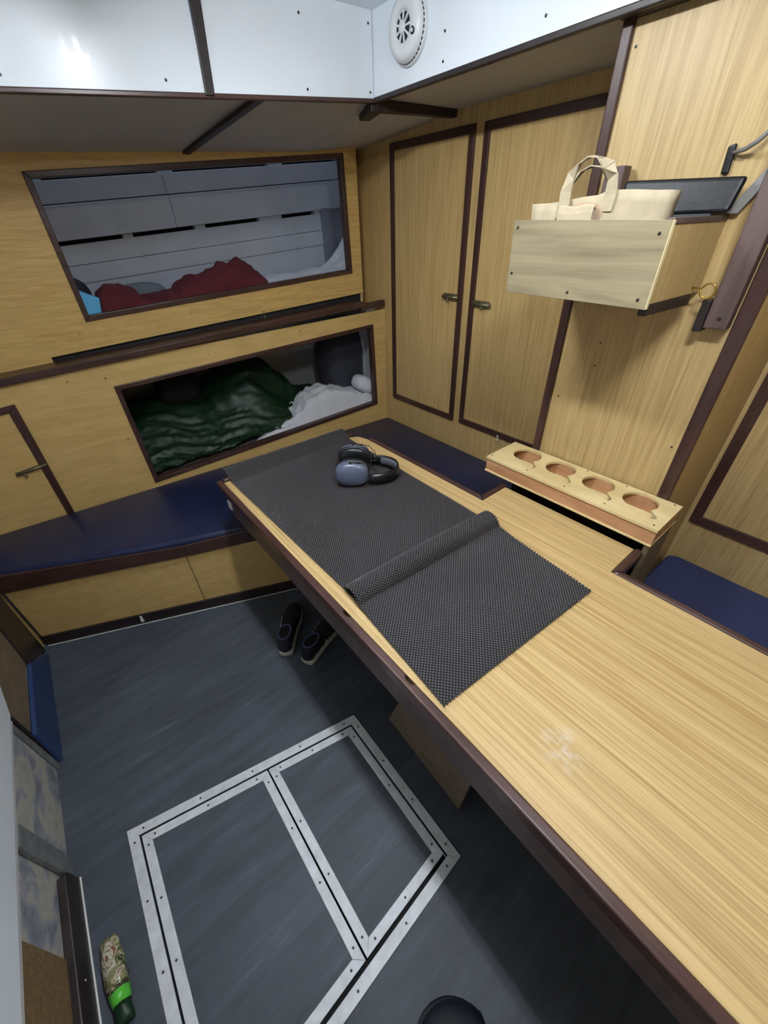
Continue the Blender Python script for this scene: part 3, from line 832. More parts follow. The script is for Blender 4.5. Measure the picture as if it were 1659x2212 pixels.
Zv = np.array([0, 0, 1.0])
def lerp2(a, b2, c, d, u, v):   # bilinear a(0,0) b(1,0) c(1,1) d(0,1)
    return (1 - u) * (1 - v) * np.array(a) + u * (1 - v) * np.array(b2) + u * v * np.array(c) + (1 - u) * v * np.array(d)
CELL = 0.0048
MB0 = TZ + 0.0022
L1 = 0.96
def f_mat1(s, t):
    u = s / 0.585; v = t / L1
    p = lerp2((0.392, 0.605), (0.962, 0.640), (0.984, 1.558), (0.374, 1.568), u, v)
    r = max(0.0, (p[1] - 1.478) / 0.085)
    z = MB0 + 0.036 * (r * r * (3 - 2 * min(r, 1)) if r < 1 else 1)
    z += 0.0012 * noise.noise(Vector((p[0] * 9, p[1] * 9, 1.0)))+0.0006
    dz = 0.036 * 6 * r * (1 - r) / 0.085 if 0 < r < 1 else 0
    n_ = np.array([0, -dz, 1.0]); n_ /= np.linalg.norm(n_)
    return np.array([p[0], p[1], z]), n_
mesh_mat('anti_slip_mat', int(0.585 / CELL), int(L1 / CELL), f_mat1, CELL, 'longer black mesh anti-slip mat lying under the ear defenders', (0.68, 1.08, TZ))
# nearer mat with its far edge bowed up into a ridge
FLAT = 0.335
RR = 0.036
def ridge(t):
    """profile along the mat: returns (y advance, height, normal dy, normal dz)"""
    if t < FLAT: return t, 0.0, 0.0, 1.0
    q = (t - FLAT) / (0.125)
    q = min(q, 1.0)
    y = FLAT + 0.078 * (q - 0.11 * math.sin(2 * PI * q))
    h = 0.040 * math.sin(PI * q) ** 1.25 if q < 1 else 0
    e = 1e-3
    q2 = min(q + e, 1); q1 = max(q - e, 0)
    yy = lambda k: 0.078 * (k - 0.11 * math.sin(2 * PI * k)); hh = lambda k: 0.040 * abs(math.sin(PI * k)) ** 1.25
    dy, dh = yy(q2) - yy(q1), hh(q2) - hh(q1)
    l = math.hypot(dy, dh)
    return y, h, -dh / l, dy / l
L2 = FLAT + 0.118
def f_mat2(s, t):
    u = s / 0.56
    y, h, ny_, nz_ = ridge(t)
    v = y / 0.41
    p = lerp2((0.360, 0.272), (0.920, 0.233), (0.968, 0.660), (0.388, 0.690), u, v)
    lift = 0.0012 + 0.0050 * min(1, max(0, (t - FLAT + 0.07) / 0.05))
    sc = 0.62 + 0.38 * math.sin(PI * min(1, max(0, 0.15 + 0.75 * (1 - u))))
    z = MB0 + lift + h * sc
    return np.array([p[0], p[1], z + 0.0006]), np.array([0, ny_, nz_])
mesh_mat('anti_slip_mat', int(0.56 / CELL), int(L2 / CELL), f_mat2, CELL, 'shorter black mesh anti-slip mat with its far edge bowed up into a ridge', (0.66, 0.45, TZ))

# ---- ear defenders on the mat
EZ = TZ + 0.0085
em = thing('ear_defenders', 'blue-grey ear defenders with black headband lying on the mesh mat', 'ear defenders', (0.80, 1.18, EZ))
dd = Vector((0.64, 0.768, 0)).normalized(); pp = Vector((dd.y, -dd.x, 0))
c1 = Vector((0.752, 1.132, EZ + 0.052)); c2 = c1 + dd * 0.132
for c, sgn in ((c1, -1), (c2, 1)):
    ax_ = dd * sgn
    rot = Matrix((pp, ax_, Vector((0, 0, 1)))).transposed()
    ca = pp * (-0.012)
    obj('cup', B().ell(c + ca + ax_ * 0.006, (0.066, 0.032, 0.051), 28, 14, rot, 0.72), 'grey_plastic', em, smooth=True)
    cu = B().ell(c + ca - ax_ * 0.020, (0.064, 0.018, 0.050), 28, 12, rot, 0.75)
    obj('ear_cushion', cu, 'black_plastic', em, smooth=True)
    obj('cup_seam', B().tube([c + ca - ax_ * 0.006 + pp * 0.0645 * math.copysign(abs(math.cos(a)) ** 0.72, math.cos(a)) + Vector((0, 0, 0.0495 * math.copysign(abs(math.sin(a)) ** 0.72, math.sin(a)))) for a in np.linspace(0, 2 * PI, 33)[:-1]], 0.0035, 6, closed=True), 'black_plastic', em, smooth=True)
    piv = c + ax_ * 0.012 + Vector((0, 0, 0.048)) + pp * 0.0
    obj('pivot', B().tube([piv - pp * 0.02, piv - pp * 0.004, piv + pp * 0.026], [0.007, 0.0065, 0.004], 8), 'black_plastic', em, smooth=True)
    w_ = [piv + pp * 0.02, piv + pp * 0.05 - Vector((0, 0, 0.004)), piv + pp * 0.075 - ax_ * 0.005 - Vector((0, 0, 0.03)), c + pp * 0.082 - ax_ * 0.010]
    obj('wire_arm', B().tube(w_, 0.0016, 6), 'steel', em, smooth=True)
    w_ = [c + ax_ * 0.012 - Vector((0, 0, 0.034)) + pp * 0.0, c + ax_ * 0.008 + pp * 0.05 - Vector((0, 0, 0.03)), c + pp * 0.082 - ax_ * 0.010 - Vector((0, 0, 0.012))]
    obj('wire_arm', B().tube(w_, 0.0016, 6), 'steel', em, smooth=True)
# headband : flat strip standing on edge round a half oval
mid = (c1 + c2) / 2
hb = []; pad = []
for k in range(25):
    a = -PI / 2 + PI * k / 24
    base = mid + pp * (0.058 + 0.112 * math.cos(a)) + dd * (0.082 * math.sin(a))
    nrm = (pp * math.cos(a) / 0.11 + dd * math.sin(a) / 0.082).normalized()
    hw = 0.020 + 0.006 * math.cos(a)
    zc = EZ + 0.030 - 0.004 * math.cos(a)
    hb.append([base + nrm * 0.003 + Vector((0, 0, zc - hw - base.z)), base + nrm * 0.006 + Vector((0, 0, zc - base.z)), base + nrm * 0.003 + Vector((0, 0, zc + hw - base.z)),
               base - nrm * 0.003 + Vector((0, 0, zc + hw - base.z)), base - nrm * 0.003 + Vector((0, 0, zc - hw - base.z))])
    if 3 <= k <= 21:
        hw2 = hw * 0.8
        pad.append([base - nrm * 0.003 + Vector((0, 0, zc - hw2 - base.z)), base - nrm * 0.003 + Vector((0, 0, zc + hw2 - base.z)), base - nrm * 0.011 + Vector((0, 0, zc + hw2 * 0.7 - base.z)), base - nrm * 0.011 + Vector((0, 0, zc - hw2 * 0.7 - base.z))])
obj('headband', B().rings(hb), 'black_plastic', em, smooth=True)
obj('headband_pad', B().rings(pad), 'foam', em, smooth=True)
for k in (9, 12, 15):
    a = -PI / 2 + PI * k / 24 + 0.06
    base = mid + pp * (0.058 + 0.112 * math.cos(a)) + dd * (0.082 * math.sin(a)); nrm = (pp * math.cos(a) / 0.11 + dd * math.sin(a) / 0.082).normalized()
    tg = Vector((0, 0, 1)).cross(nrm)
    b0 = Vector((base.x, base.y, EZ + 0.027)) + nrm * 0.0058
    obj('vent_hole', B().prism([b0 - tg * 0.003 + Vector((0, 0, -0.006)), b0 + tg * 0.003 + Vector((0, 0, -0.006)), b0 + tg * 0.003 + Vector((0, 0, 0.006)), b0 - tg * 0.003 + Vector((0, 0, 0.006))],
                               [q + nrm * 0.001 for q in (b0 - tg * 0.003 + Vector((0, 0, -0.006)), b0 + tg * 0.003 + Vector((0, 0, -0.006)), b0 + tg * 0.003 + Vector((0, 0, 0.006)), b0 - tg * 0.003 + Vector((0, 0, 0.006)))]), 'foam', em)

# ================================================================== MUG HOLDER
MX0, MX1, MY0, MY1, MZ0, MZ1 = 1.180, 1.366, 0.200, 0.830, 0.786, 0.850
mh = thing('mug_holder', 'long plywood mug holder with four round slotted holes beside the table', 'mug holder', (1.27, 0.5, MZ0))


def holed_plate(holes, x0, x1, y0, y1, z0, z1, n=40):
    """plate with keyhole openings, cut into one bay per hole so that each bay is a ring of quads"""
    b = B()
    ys = [y0] + [(holes[i][1] + holes[i + 1][1]) / 2 for i in range(len(holes) - 1)] + [y1]
    for (hx, hy, r, sw, sl_), ya, yb in zip(holes, ys[:-1], ys[1:]):
        inner = []; outr = []
        # direction of slot: towards -x
        half = math.asin(sw / r)
        SA = PI * 1.25
        angs = list(np.linspace(SA + half, SA + 2 * PI - half, n))
        pts = [(hx + r * math.cos(a), hy + r * math.sin(a)) for a in angs]
        ux, uy = math.cos(SA), math.sin(SA)
        slot = [(hx + ux * a_ - uy * b_, hy + uy * a_ + ux * b_) for a_, b_ in ((r + sl_ - sw * 0.6, -sw), (r + sl_, -sw * 0.5), (r + sl_, sw * 0.5), (r + sl_ - sw * 0.6, sw))]
        inner = pts + slot
        for (px, py) in inner:
            dx, dy = px - hx, py - hy
            k = min((x1 - hx) / dx if dx > 1e-9 else 1e9, (x0 - hx) / dx if dx < -1e-9 else 1e9, (yb - hy) / dy if dy > 1e-9 else 1e9, (ya - hy) / dy if dy < -1e-9 else 1e9)
            outr.append((hx + dx * k, hy + dy * k))
        N = len(inner)
        # insert rectangle corners exactly: snap nearest outer points
        for cxy in ((x0, ya), (x1, ya), (x1, yb), (x0, yb)):
            kk = min(range(N), key=lambda i: (outr[i][0] - cxy[0]) ** 2 + (outr[i][1] - cxy[1]) ** 2); outr[kk] = cxy
        for i in range(N):
            j = (i + 1) % N
            b.prism([(*inner[i], z0), (*inner[j], z0), (*outr[j], z0), (*outr[i], z0)], [(*inner[i], z1), (*inner[j], z1), (*outr[j], z1), (*outr[i], z1)])
    # inner faces between neighbouring quads are coincident pairs and never seen
    return b


holes = [(1.302, y, 0.053, 0.011, 0.046) for y in (0.302, 0.442, 0.585, 0.727)]
obj('top_board', holed_plate(holes, MX0 - 0.002, MX1, MY0, MY1, MZ1 - 0.009, MZ1), 'birch', mh)
obj('front_board', B().box(MX0 + 0.002, MX0 + 0.02, MY0 + 0.001, MY1 - 0.001, MZ0 + 0.007, MZ1 - 0.0095), 'pink_wood', mh, bevel=0.001)
obj('back_board', B().box(MX1 - 0.016, MX1, MY0 + 0.001, MY1 - 0.001, MZ0 + 0.007, MZ1 - 0.0095), 'pink_wood', mh)
for a, b2 in ((MY0 + 0.001, MY0 + 0.016), (MY1 - 0.016, MY1 - 0.001)):
    obj('end_board', B().box(MX0 + 0.021, MX1 - 0.017, a, b2, MZ0 + 0.007, MZ1 - 0.0095), 'pink_wood', mh)
obj('bottom_board', B().box(MX0 - 0.002, MX1, MY0, MY1, MZ0, MZ0 + 0.0065), 'birch', mh, bevel=0.001)
for x, y in ((1.20, 0.82), (1.20, 0.66), (1.20, 0.51), (1.20, 0.37), (1.20, 0.22), (1.356, 0.22), (1.356, 0.37), (1.356, 0.51), (1.356, 0.81)):
    screw(mh, (x, y, MZ1), (0, 0, 1), 'steel', 0.0028)
su = thing('support_cabinet', 'narrow brown cabinet under the mug holder against the partition', 'cabinet', (1.3, 0.45, 0.0))
obj('front_board', B().box(1.235, 1.250, 0.245, 0.724, 0.0, MZ0 - 0.001), 'dark_wood', su, bevel=0.001)
obj('end_board', B().prism([(1.200, 0.2025, 0.463), (1.370, 0.2025, 0.463), (1.370, 0.2175, 0.463), (1.200, 0.2175, 0.463)], [(1.183, 0.2025, MZ0 - 0.001), (1.366, 0.2025, MZ0 - 0.001), (1.366, 0.2175, MZ0 - 0.001), (1.183, 0.2175, MZ0 - 0.001)]), 'old_ply', su)
obj('end_board', B().box(1.251, 1.366, 0.725, 0.74, 0.0, MZ0 - 0.001), 'dark_wood', su)

# ================================================================== SHELF BOX on the partition
SX0, SY0, SY1, SZ0, SZ1 = 1.05, 0.384, 0.752, 1.440, 1.596
sb = thing('shelf_box', 'open wooden box shelf bracketed to the partition above the mug holder', 'box', (1.2, 0.57, 1.36))
obj('front_board', B().xp([(SY0, SZ0 - 0.008), (SY1, SZ0), (SY1 + 0.004, SZ1 + 0.004), (SY0, SZ1 - 0.004)], SX0, SX0 + 0.012), 'pale_oak', sb, bevel=0.0008)
obj('front_edge', B().box(SX0 + 0.0005, SX0 + 0.0118, SY0 - 0.0016, SY0 - 0.0002, SZ0 - 0.007, SZ1 - 0.004), 'ply_edge', sb)
for ya, lab in ((SY0 + 0.004, 0), (SY1 - 0.018, 1)):
    obj('side_board', B().prism([(SX0 + 0.0125, ya, SZ0), (XP - 0.001, ya, SZ0 - 0.004), (XP - 0.001, ya, SZ1 - 0.012), (SX0 + 0.0125, ya, SZ1 - 0.012)], [(SX0 + 0.0125, ya + 0.014, SZ0), (XP - 0.001, ya + 0.014, SZ0 - 0.004), (XP - 0.001, ya + 0.014, SZ1 - 0.012), (SX0 + 0.0125, ya + 0.014, SZ1 - 0.012)]), 'oak_v', sb)
    obj('side_capping', B().box(SX0 + 0.013, XP - 0.001, ya - 0.002, ya + 0.016, SZ1 - 0.0118, SZ1), 'brown_board', sb, bevel=0.002)
obj('bottom_board', B().box(SX0 + 0.0125, XP - 0.001, SY0 + 0.0185, SY1 - 0.0185, SZ0 + 0.002, SZ0 + 0.012), 'oak_v', sb)
for y, z in [(0.742, 1.585), (0.742, 1.485), (0.572, 1.452), (0.404, 1.450), (0.402, 1.570)]:
    screw(sb, (SX0, y, z), (-1, 0, 0), 'steel', 0.0035)
for y0_, y1_, ztop in ((0.286, 0.336, 1.99), (0.640, 0.690, 1.706)):
    br = obj('wall_board', B().box(XP - 0.052, XP - 0.0125, y0_, y1_, 1.362 if y0_ < 0.5 else 1.41, ztop), 'brown_board', sb, bevel=0.003)
    screw(br, (XP - 0.052, (y0_ + y1_) / 2 - 0.004, 1.386 if y0_ < 0.5 else 1.69), (-1, 0, 0), 'steel', 0.005)
    ar = B()
    ya, yb = (0.386, 0.404) if y0_ < 0.5 else (0.630, 0.690)
    ax0 = SX0 + 0.02 if y0_ < 0.5 else 1.20
    ar.prism([(ax0, ya, SZ0 - 0.024), (XP - 0.055, ya, SZ0 - 0.030), (XP - 0.055, ya, SZ0 - 0.005), (ax0, ya, SZ0 - 0.001)],
             [(ax0, yb, SZ0 - 0.024), (XP - 0.055, yb, SZ0 - 0.030), (XP - 0.055, yb, SZ0 - 0.005), (ax0, yb, SZ0 - 0.001)])
    obj('bracket_arm', ar, 'dark_wood', sb, bevel=0.002)
obj('bracket_foot', B().box(XP - 0.056, XP - 0.0125, 0.337, 0.356, 1.352, 1.425), 'dark_wood', sb, bevel=0.002)
hk = [(XP - 0.060, 0.352 + 0.016 * math.cos(a), 1.445 + 0.016 * math.sin(a)) for a in np.linspace(0.2, 2 * PI - 0.1, 18)]
obj('eye_hook', B().tube([(XP - 0.060, 0.388, 1.450)] + hk, 0.0026, 6), 'gold', sb, smooth=True)
obj('diagonal_stay', B().prism([(XP - 0.020, 0.392, 1.598), (XP - 0.020, 0.366, 1.598), (XP - 0.020, 0.300, 1.715), (XP - 0.020, 0.322, 1.715)], [(XP - 0.013, 0.392, 1.598), (XP - 0.013, 0.366, 1.598), (XP - 0.013, 0.300, 1.715), (XP - 0.013, 0.322, 1.715)]), 'grey_metal', sb, bevel=0.001)

# black padded flap standing in the box
pd = thing('padded_flap', 'black leather padded board standing in the shelf box behind the paper bag', 'pad', (1.33, 0.5, 1.60))
pv = [(1.312, 0.628, 1.6005), (1.324, 0.628, 1.674), (1.324, 0.366, 1.664), (1.313, 0.374, 1.6005)]
obj('lower_board', B().box(1.314, 1.326, 0.406, 0.626, 1.455, 1.600), 'dark_card', pd)
obj('leather_cover', B().prism(pv, [(x + 0.02, y, z) for x, y, z in pv]), 'leather', pd, bevel=0.007, seg=3)

# paper bag
BX = 1.092
pb = thing('paper_bag', 'unbleached carrier bag with looped flat handles standing in the shelf box', 'bag', (BX, 0.6, SZ0 + 0.012))
def bag_sheet(x, pts, th=0.004, seed=0):
    front = [(x + 0.006 * noise.noise(Vector((y * 20, z * 20, seed))), y, z) for y, z in pts]
    return front, [(a + th, b_, c_) for a, b_, c_ in front]
bagb = B()
N = 15
def topz(y): return 1.636 + 0.010 * math.sin((y - 0.45) * 18) * 0.5 + (0.006 if y < 0.56 else 0)
rows = []
for k in range(N + 1):
    y = 0.428 + (0.724 - 0.428) * k / N + 0.0
    rows.append(y)
for sx, sd in ((BX, 1.0), (BX + 0.050, 5.0)):
    vs = []; 
    nz = 9
    for k, y in enumerate(rows):
        for j in range(nz + 1):
            z = (SZ0 + 0.0135) + (topz(y) - SZ0 - 0.0135) * j / nz
            lean = 0.012 * noise.noise(Vector((y * 14, z * 12, sd))) + 0.006 * noise.noise(Vector((y * 40, z * 40, sd)))
            yy = y + (0.008 * (j / nz) if k == N else 0) - (0.012 * (j / nz) if k == 0 else 0)
            vs.append((sx + lean - 0.008 * j / nz, yy, z))
    fs = [(k * (nz + 1) + j, (k + 1) * (nz + 1) + j, (k + 1) * (nz + 1) + j + 1, k * (nz + 1) + j + 1) for k in range(N) for j in range(nz)]
    bagb.add(vs, fs)
    o0 = len(bagb.v) - len(vs)
    if sd == 1.0: first = o0
    else:
        for k in (0, N):
            for j in range(nz):
                bagb.f.append((first + k * (nz + 1) + j, first + k * (nz + 1) + j + 1, o0 + k * (nz + 1) + j + 1, o0 + k * (nz + 1) + j)); bagb.mi.append(0)
bo = obj('body', bagb, 'paper', pb, smooth=True)
md = bo.modifiers.new('solid', 'SOLIDIFY'); md.thickness = 0.0012
def strap(path, wdir, w, mat='paper', name='handle'):
    rs = []
    P = [Vector(p) for p in path]
    for i, p in enumerate(P):
        t_ = (P[min(i + 1, len(P) - 1)] - P[max(i - 1, 0)]).normalized()
        wv = Vector(wdir[i]).normalized() * w / 2
        nv = t_.cross(wv).normalized() * 0.0012
        rs.append([p - wv - nv, p + wv - nv, p + wv + nv, p - wv + nv])
    return obj(name, B().rings(rs), mat, pb, smooth=False)
YA = [0.644, 0.646, 0.640, 0.622, 0.600, 0.578, 0.556, 0.542, 0.538, 0.542]
ZA = [1.610, 1.650, 1.678, 1.700, 1.708, 1.704, 1.690, 1.668, 1.640, 1.610]
strap([(BX - 0.010 - (0.002 if 2 < i < 7 else 0), y, z) for i, (y, z) in enumerate(zip(YA, ZA))],
      [(0.05, 1, 0), (0.05, 1, 0.1), (0.35, 0.8, 0.5), (1, 0.15, 0.3), (1, 0.0, 0.1), (1, -0.05, 0.0), (0.8, -0.4, 0.4), (0.4, 0.9, -0.5), (0.1, 1, -0.1), (0.05, 1, 0)], 0.028)
YB = [0.678, 0.680, 0.668, 0.646, 0.622, 0.596, 0.576, 0.566, 0.568]
ZB = [1.610, 1.645, 1.672, 1.690, 1.696, 1.692, 1.672, 1.645, 1.610]
strap([(BX + 0.046, y, z) for y, z in zip(YB, ZB)], [(0.05, 1, 0), (0.2, 1, 0.2), (0.6, 0.6, 0.5), (1, 0.1, 0.2), (1, 0, 0), (1, -0.1, 0.0), (0.6, 0.7, -0.4), (0.2, 1, -0.2), (0.05, 1, 0)], 0.026)
fp = thing('folded_paper', 'folded brown paper sleeve standing in front of the carrier bag in the box', 'paper', (1.07, 0.60, SZ0 + 0.014))
sec = [(0.0, 0.0), (0.0, 0.155), (0.005, 0.166), (0.012, 0.170), (0.024, 0.166), (0.029, 0.15), (0.032, 0.0), (0.029, 0.0), (0.026, 0.148), (0.022, 0.162), (0.012, 0.166), (0.007, 0.163), (0.003, 0.153), (0.003, 0.0)]
rs = []
for k in range(9):
    y = 0.560 + 0.085 * k / 8
    rs.append([(1.0625 + sx * 0.55 + 0.0012 * noise.noise(Vector((y * 60, sz * 50, 2))), y, SZ0 + 0.0135 + sz * (1 + 0.01 * math.sin(k))) for sx, sz in sec])
obj('sleeve', B().rings(rs), 'paper', fp)
obj('inner_sheet', B().prism([(1.0695, 0.58, SZ0 + 0.014), (1.0695, 0.650, SZ0 + 0.014), (1.0690, 0.654, SZ0 + 0.16), (1.0690, 0.58, SZ0 + 0.158)], [(1.0710, 0.58, SZ0 + 0.014), (1.0710, 0.650, SZ0 + 0.014), (1.0705, 0.654, SZ0 + 0.16), (1.0695, 0.58, SZ0 + 0.158)]), 'charcoal_cloth', fp)
cr = B()
cv_ = []
for i in range(9):
    for j in range(7):
        y = 0.475 + 0.085 * i / 8; t_ = j / 6
        z = SZ0 + 0.014 + (0.150 - 0.10 * abs(i / 8 - 0.75) ) * t_
        cv_.append((1.074 + 0.009 * noise.noise(Vector((y * 45, z * 45, 3))) - 0.01 * (1 - t_), y, z))
cr.add(cv_, [(i * 7 + j, (i + 1) * 7 + j, (i + 1) * 7 + j + 1, i * 7 + j + 1) for i in range(8) for j in range(6)])
cro = obj('crumpled_paper', cr, 'paper'); tag(cro, 'crumpled pale paper tucked beside the folded sleeve at the box front', 'paper')
md = cro.modifiers.new('solid', 'SOLIDIFY'); md.thickness = 0.0015
kb_ = obj('kraft_bundle', B().ell((1.086, 0.590, 1.602), (0.010, 0.050, 0.028), 18, 10), 'kraft', smooth=True, origin=(1.086, 0.590, 1.57))
for v in kb_.data.vertices:
    w_ = noise.noise(v.co * 45); v.co += v.co.normalized() * 0.005 * w_
tag(kb_, 'crumpled brown kraft paper between sleeve and carrier bag', 'paper')
tag(obj('folder', B().prism([(1.190, 0.7305, SZ0 + 0.0135), (1.230, 0.7315, SZ0 + 0.0135), (1.230, 0.735, 1.622), (1.150, 0.735, 1.622)], [(1.190, 0.7325, SZ0 + 0.0135), (1.230, 0.733, SZ0 + 0.0135), (1.230, 0.7385, 1.622), (1.150, 0.7385, 1.622)]), 'dark_card', origin=(1.2, 0.732, SZ0 + 0.0135)), 'dark grey card folder edge at the left end of the shelf box', 'folder')

# hook and rod on the partition
gh = thing('wall_hook', 'black wall plate with a bent metal rod above the padded flap', 'hook', (XP, 0.425, 1.70))
obj('plate', B().xp([(0.418, 1.672), (0.434, 1.672), (0.438, 1.722), (0.422, 1.726)], XP - 0.010, XP - 0.0005), 'black_plastic', gh, bevel=0.004, seg=3)
rod = [(XP - 0.006, 0.424, 1.709), (XP - 0.018, 0.412, 1.710), (XP - 0.030, 0.395, 1.712), (XP - 0.040, 0.375, 1.722), (XP - 0.045, 0.352, 1.745), (XP - 0.045, 0.335, 1.78), (XP - 0.045, 0.325, 1.84)]
obj('rod', B().tube(rod, [0.004, 0.0045, 0.005, 0.005, 0.005, 0.005, 0.004], 8), 'grey_metal', gh, smooth=True)

# ================================================================== BEDDING
def mattress(name, z, y, depth, label):
    x0, x1 = -0.60, 1.885
    q = [(x0, y(x0) + 0.025), (1.60, y(1.60) + 0.025), (x1, y(x1) + 0.33), (x1, y(x1) + depth), (x0, y(x0) + depth)] if y is yu else [(x0, y(x0) + 0.025), (1.735, y(1.735) + 0.025), (1.735, y(1.735) + depth), (x0, y(x0) + depth)]
    o = obj(name, B().prism([(a, b2, z(a) - 0.108) for a, b2 in q], [(a, b2, z(a)) for a, b2 in q]), 'mattress', None, bevel=0.012, seg=3, origin=(0.6, y(0.6) + depth / 2, z(0.6) - 0.108))
    return tag(o, label, 'mattress')
mattress('mattress', z1f, yl, 0.655, 'pale grey mattress lying in the lower bunk')
mattress('mattress', z2f, yu, 0.535, 'pale grey mattress lying in the upper bunk')


def interp(tab, x):
    if x <= tab[0][0]: return tab[0][1]
    for (a, p), (b2, q) in zip(tab[:-1], tab[1:]):
        if x <= b2:
            t_ = (x - a) / (b2 - a); t_ = t_ * t_ * (3 - 2 * t_); return p + (q - p) * t_
    return tab[-1][1]


def drape(name, mat, label, cat, x0, x1, v0, v1, nx, nv, zf, yf, hf, lift=0.001):
    """cloth lying on a mattress: z = mattress + h(x, v); cells below the mattress are dropped"""
    vs = []; ok = []
    for i in range(nx + 1):
        x = x0 + (x1 - x0) * i / nx
        for j in range(nv + 1):
            v = v0 + (v1 - v0) * j / nv
            h = hf(x, v); ok.append(h > -0.012)
            vs.append((x, yf(x) + v, zf(x) + lift + max(h, -0.004)))
    id_ = lambda i, j: i * (nv + 1) + j
    fs = []
    for i in range(nx):
        for j in range(nv):
            q = (id_(i, j), id_(i + 1, j), id_(i + 1, j + 1), id_(i, j + 1))
            if all(ok[k] for k in q): fs.append(q)
    xm = (x0 + x1) / 2
    o = obj(name, B().add(vs, fs), mat, smooth=True, origin=(xm, yf(xm) + (v0 + v1) / 2, zf(xm)))
    for p in o.data.polygons: p.use_smooth = True
    return tag(o, label, cat)


def nz(x, y, s, seed=0.0): return noise.noise(Vector((x * s, y * s, seed)))
def ridged(x, y, s, seed=0.0): return 1 - 2 * abs(noise.noise(Vector((x * s, y * s, seed))))

GP = [(0.20, 0.30), (0.30, 0.32), (0.40, 0.32), (0.52, 0.31), (0.62, 0.28), (0.68, 0.33), (0.80, 0.41), (0.93, 0.44), (1.05, 0.39), (1.16, 0.27), (1.25, 0.16), (1.32, 0.10), (1.45, 0.075), (1.55, 0.02), (1.6, -0.02)]
def green_h(x, v):
    p = interp(GP, x)
    rise = min(1, max(0, (v - 0.02) / 0.40)); rise = rise * rise * (3 - 2 * rise)
    back = 1 - max(0, (v - 0.46) / 0.18) ** 2 * 0.35
    h = 0.035 + (p - 0.035) * rise * back
    # front right edge runs diagonally where the white duvet lies
    edge = (0.84 + 0.55 * v) - x if v < 0.5 else 1
    sk = v + 0.18 * x + 0.03 * nz(x, v, 5, 6.0)
    w_ = 0.013 * ridged(x * 0.30, sk * 1.5, 11, 3.0) + 0.010 * ridged(x * 0.35, sk * 1.6, 22, 5.0) + 0.004 * ridged(x * 0.6, sk * 1.6, 40, 1.0)
    h += w_ * (0.5 + 0.8 * (1 - rise))
    if edge < 0.35: h = min(h, 0.02 + 0.9 * max(-0.1, edge + 0.25)) if v < 0.30 else h
    return h
drape('sleeping_bag', 'satin_green', 'shiny dark green sleeping bag heaped in the lower bunk', 'sleeping bag', -0.2, 1.60, 0.045, 0.63, 170, 80, z1f, yl, green_h)
WP = [(0.72, -0.02), (0.80, 0.015), (0.90, 0.05), (1.0, 0.07), (1.12, 0.105), (1.2, 0.165), (1.34, 0.18), (1.45, 0.145), (1.58, 0.09), (1.7, 0.07), (1.8, 0.06)]
def white_h(x, v):
    p = interp(WP, x - 0.0)
    lim = 0.10 + 0.55 * max(0, x - 0.80)           # how far back the duvet reaches
    lim = min(lim, 0.36)
    t_ = v / lim
    f_ = 1 - max(0, (t_ - 0.72) / 0.28) ** 2 * 1.3
    rise = min(1, max(0, (v - 0.022) / 0.03)) * min(1, 0.6 + v / 0.16)
    h = p * rise * f_ + 0.016 * ridged(x, v, 11, 9.0) + 0.008 * nz(x, v, 26, 4.0) - 0.006
    return h if t_ < 1.08 else -0.1
drape('duvet', 'white_cotton', 'crumpled white duvet at the right front of the lower bunk', 'duvet', 0.74, 1.725, 0.022, 0.42, 110, 60, z1f, yl, white_h, 0.003)
pw = B().ell((1.645, 2.272, 0.690), (0.085, 0.085, 0.055), 24, 14, Matrix.Rotation(0.5, 3, 'Y') @ Matrix.Rotation(-0.2, 3, 'Z'), 0.75)
po = obj('white_pillow', pw, 'white_cotton', smooth=True, origin=(1.645, 2.272, 0.64)); tag(po, 'folded white pillow at the right end of the lower bunk', 'pillow')
dk = obj('dark_holdall', B().ell((1.655, 2.54, 0.815), (0.19, 0.15, 0.27), 32, 22, None, 0.75), 'charcoal_cloth', smooth=True, origin=(1.655, 2.54, 0.555))
for v in dk.data.vertices:
    v.co += v.co.normalized() * (0.02 * noise.noise(v.co * 9) + 0.008 * noise.noise(v.co * 22))
tag(dk, 'large charcoal fabric bag stood at the right back of the lower bunk', 'bag')
bl_ = obj('black_bundle', B().ell((0.52, 2.62, 0.845), (0.125, 0.08, 0.085), 28, 18, None, 0.6), 'black_cloth', smooth=True, origin=(0.53, 2.63, 0.78))
for v in bl_.data.vertices:
    v.co += v.co.normalized() * (0.018 * noise.noise(v.co * 13))
tag(bl_, 'black bundle of clothing behind the green sleeping bag', 'clothing')
tg_ = obj('white_drawcord', B().tube([(1.095, 2.36, 0.665), (1.103, 2.352, 0.675), (1.112, 2.350, 0.674), (1.118, 2.352, 0.662), (1.119, 2.354, 0.648)], 0.0035, 6), 'wire', smooth=True, origin=(1.105, 2.355, 0.66))
tag(tg_, 'short white drawcord end on the green sleeping bag', 'cord')

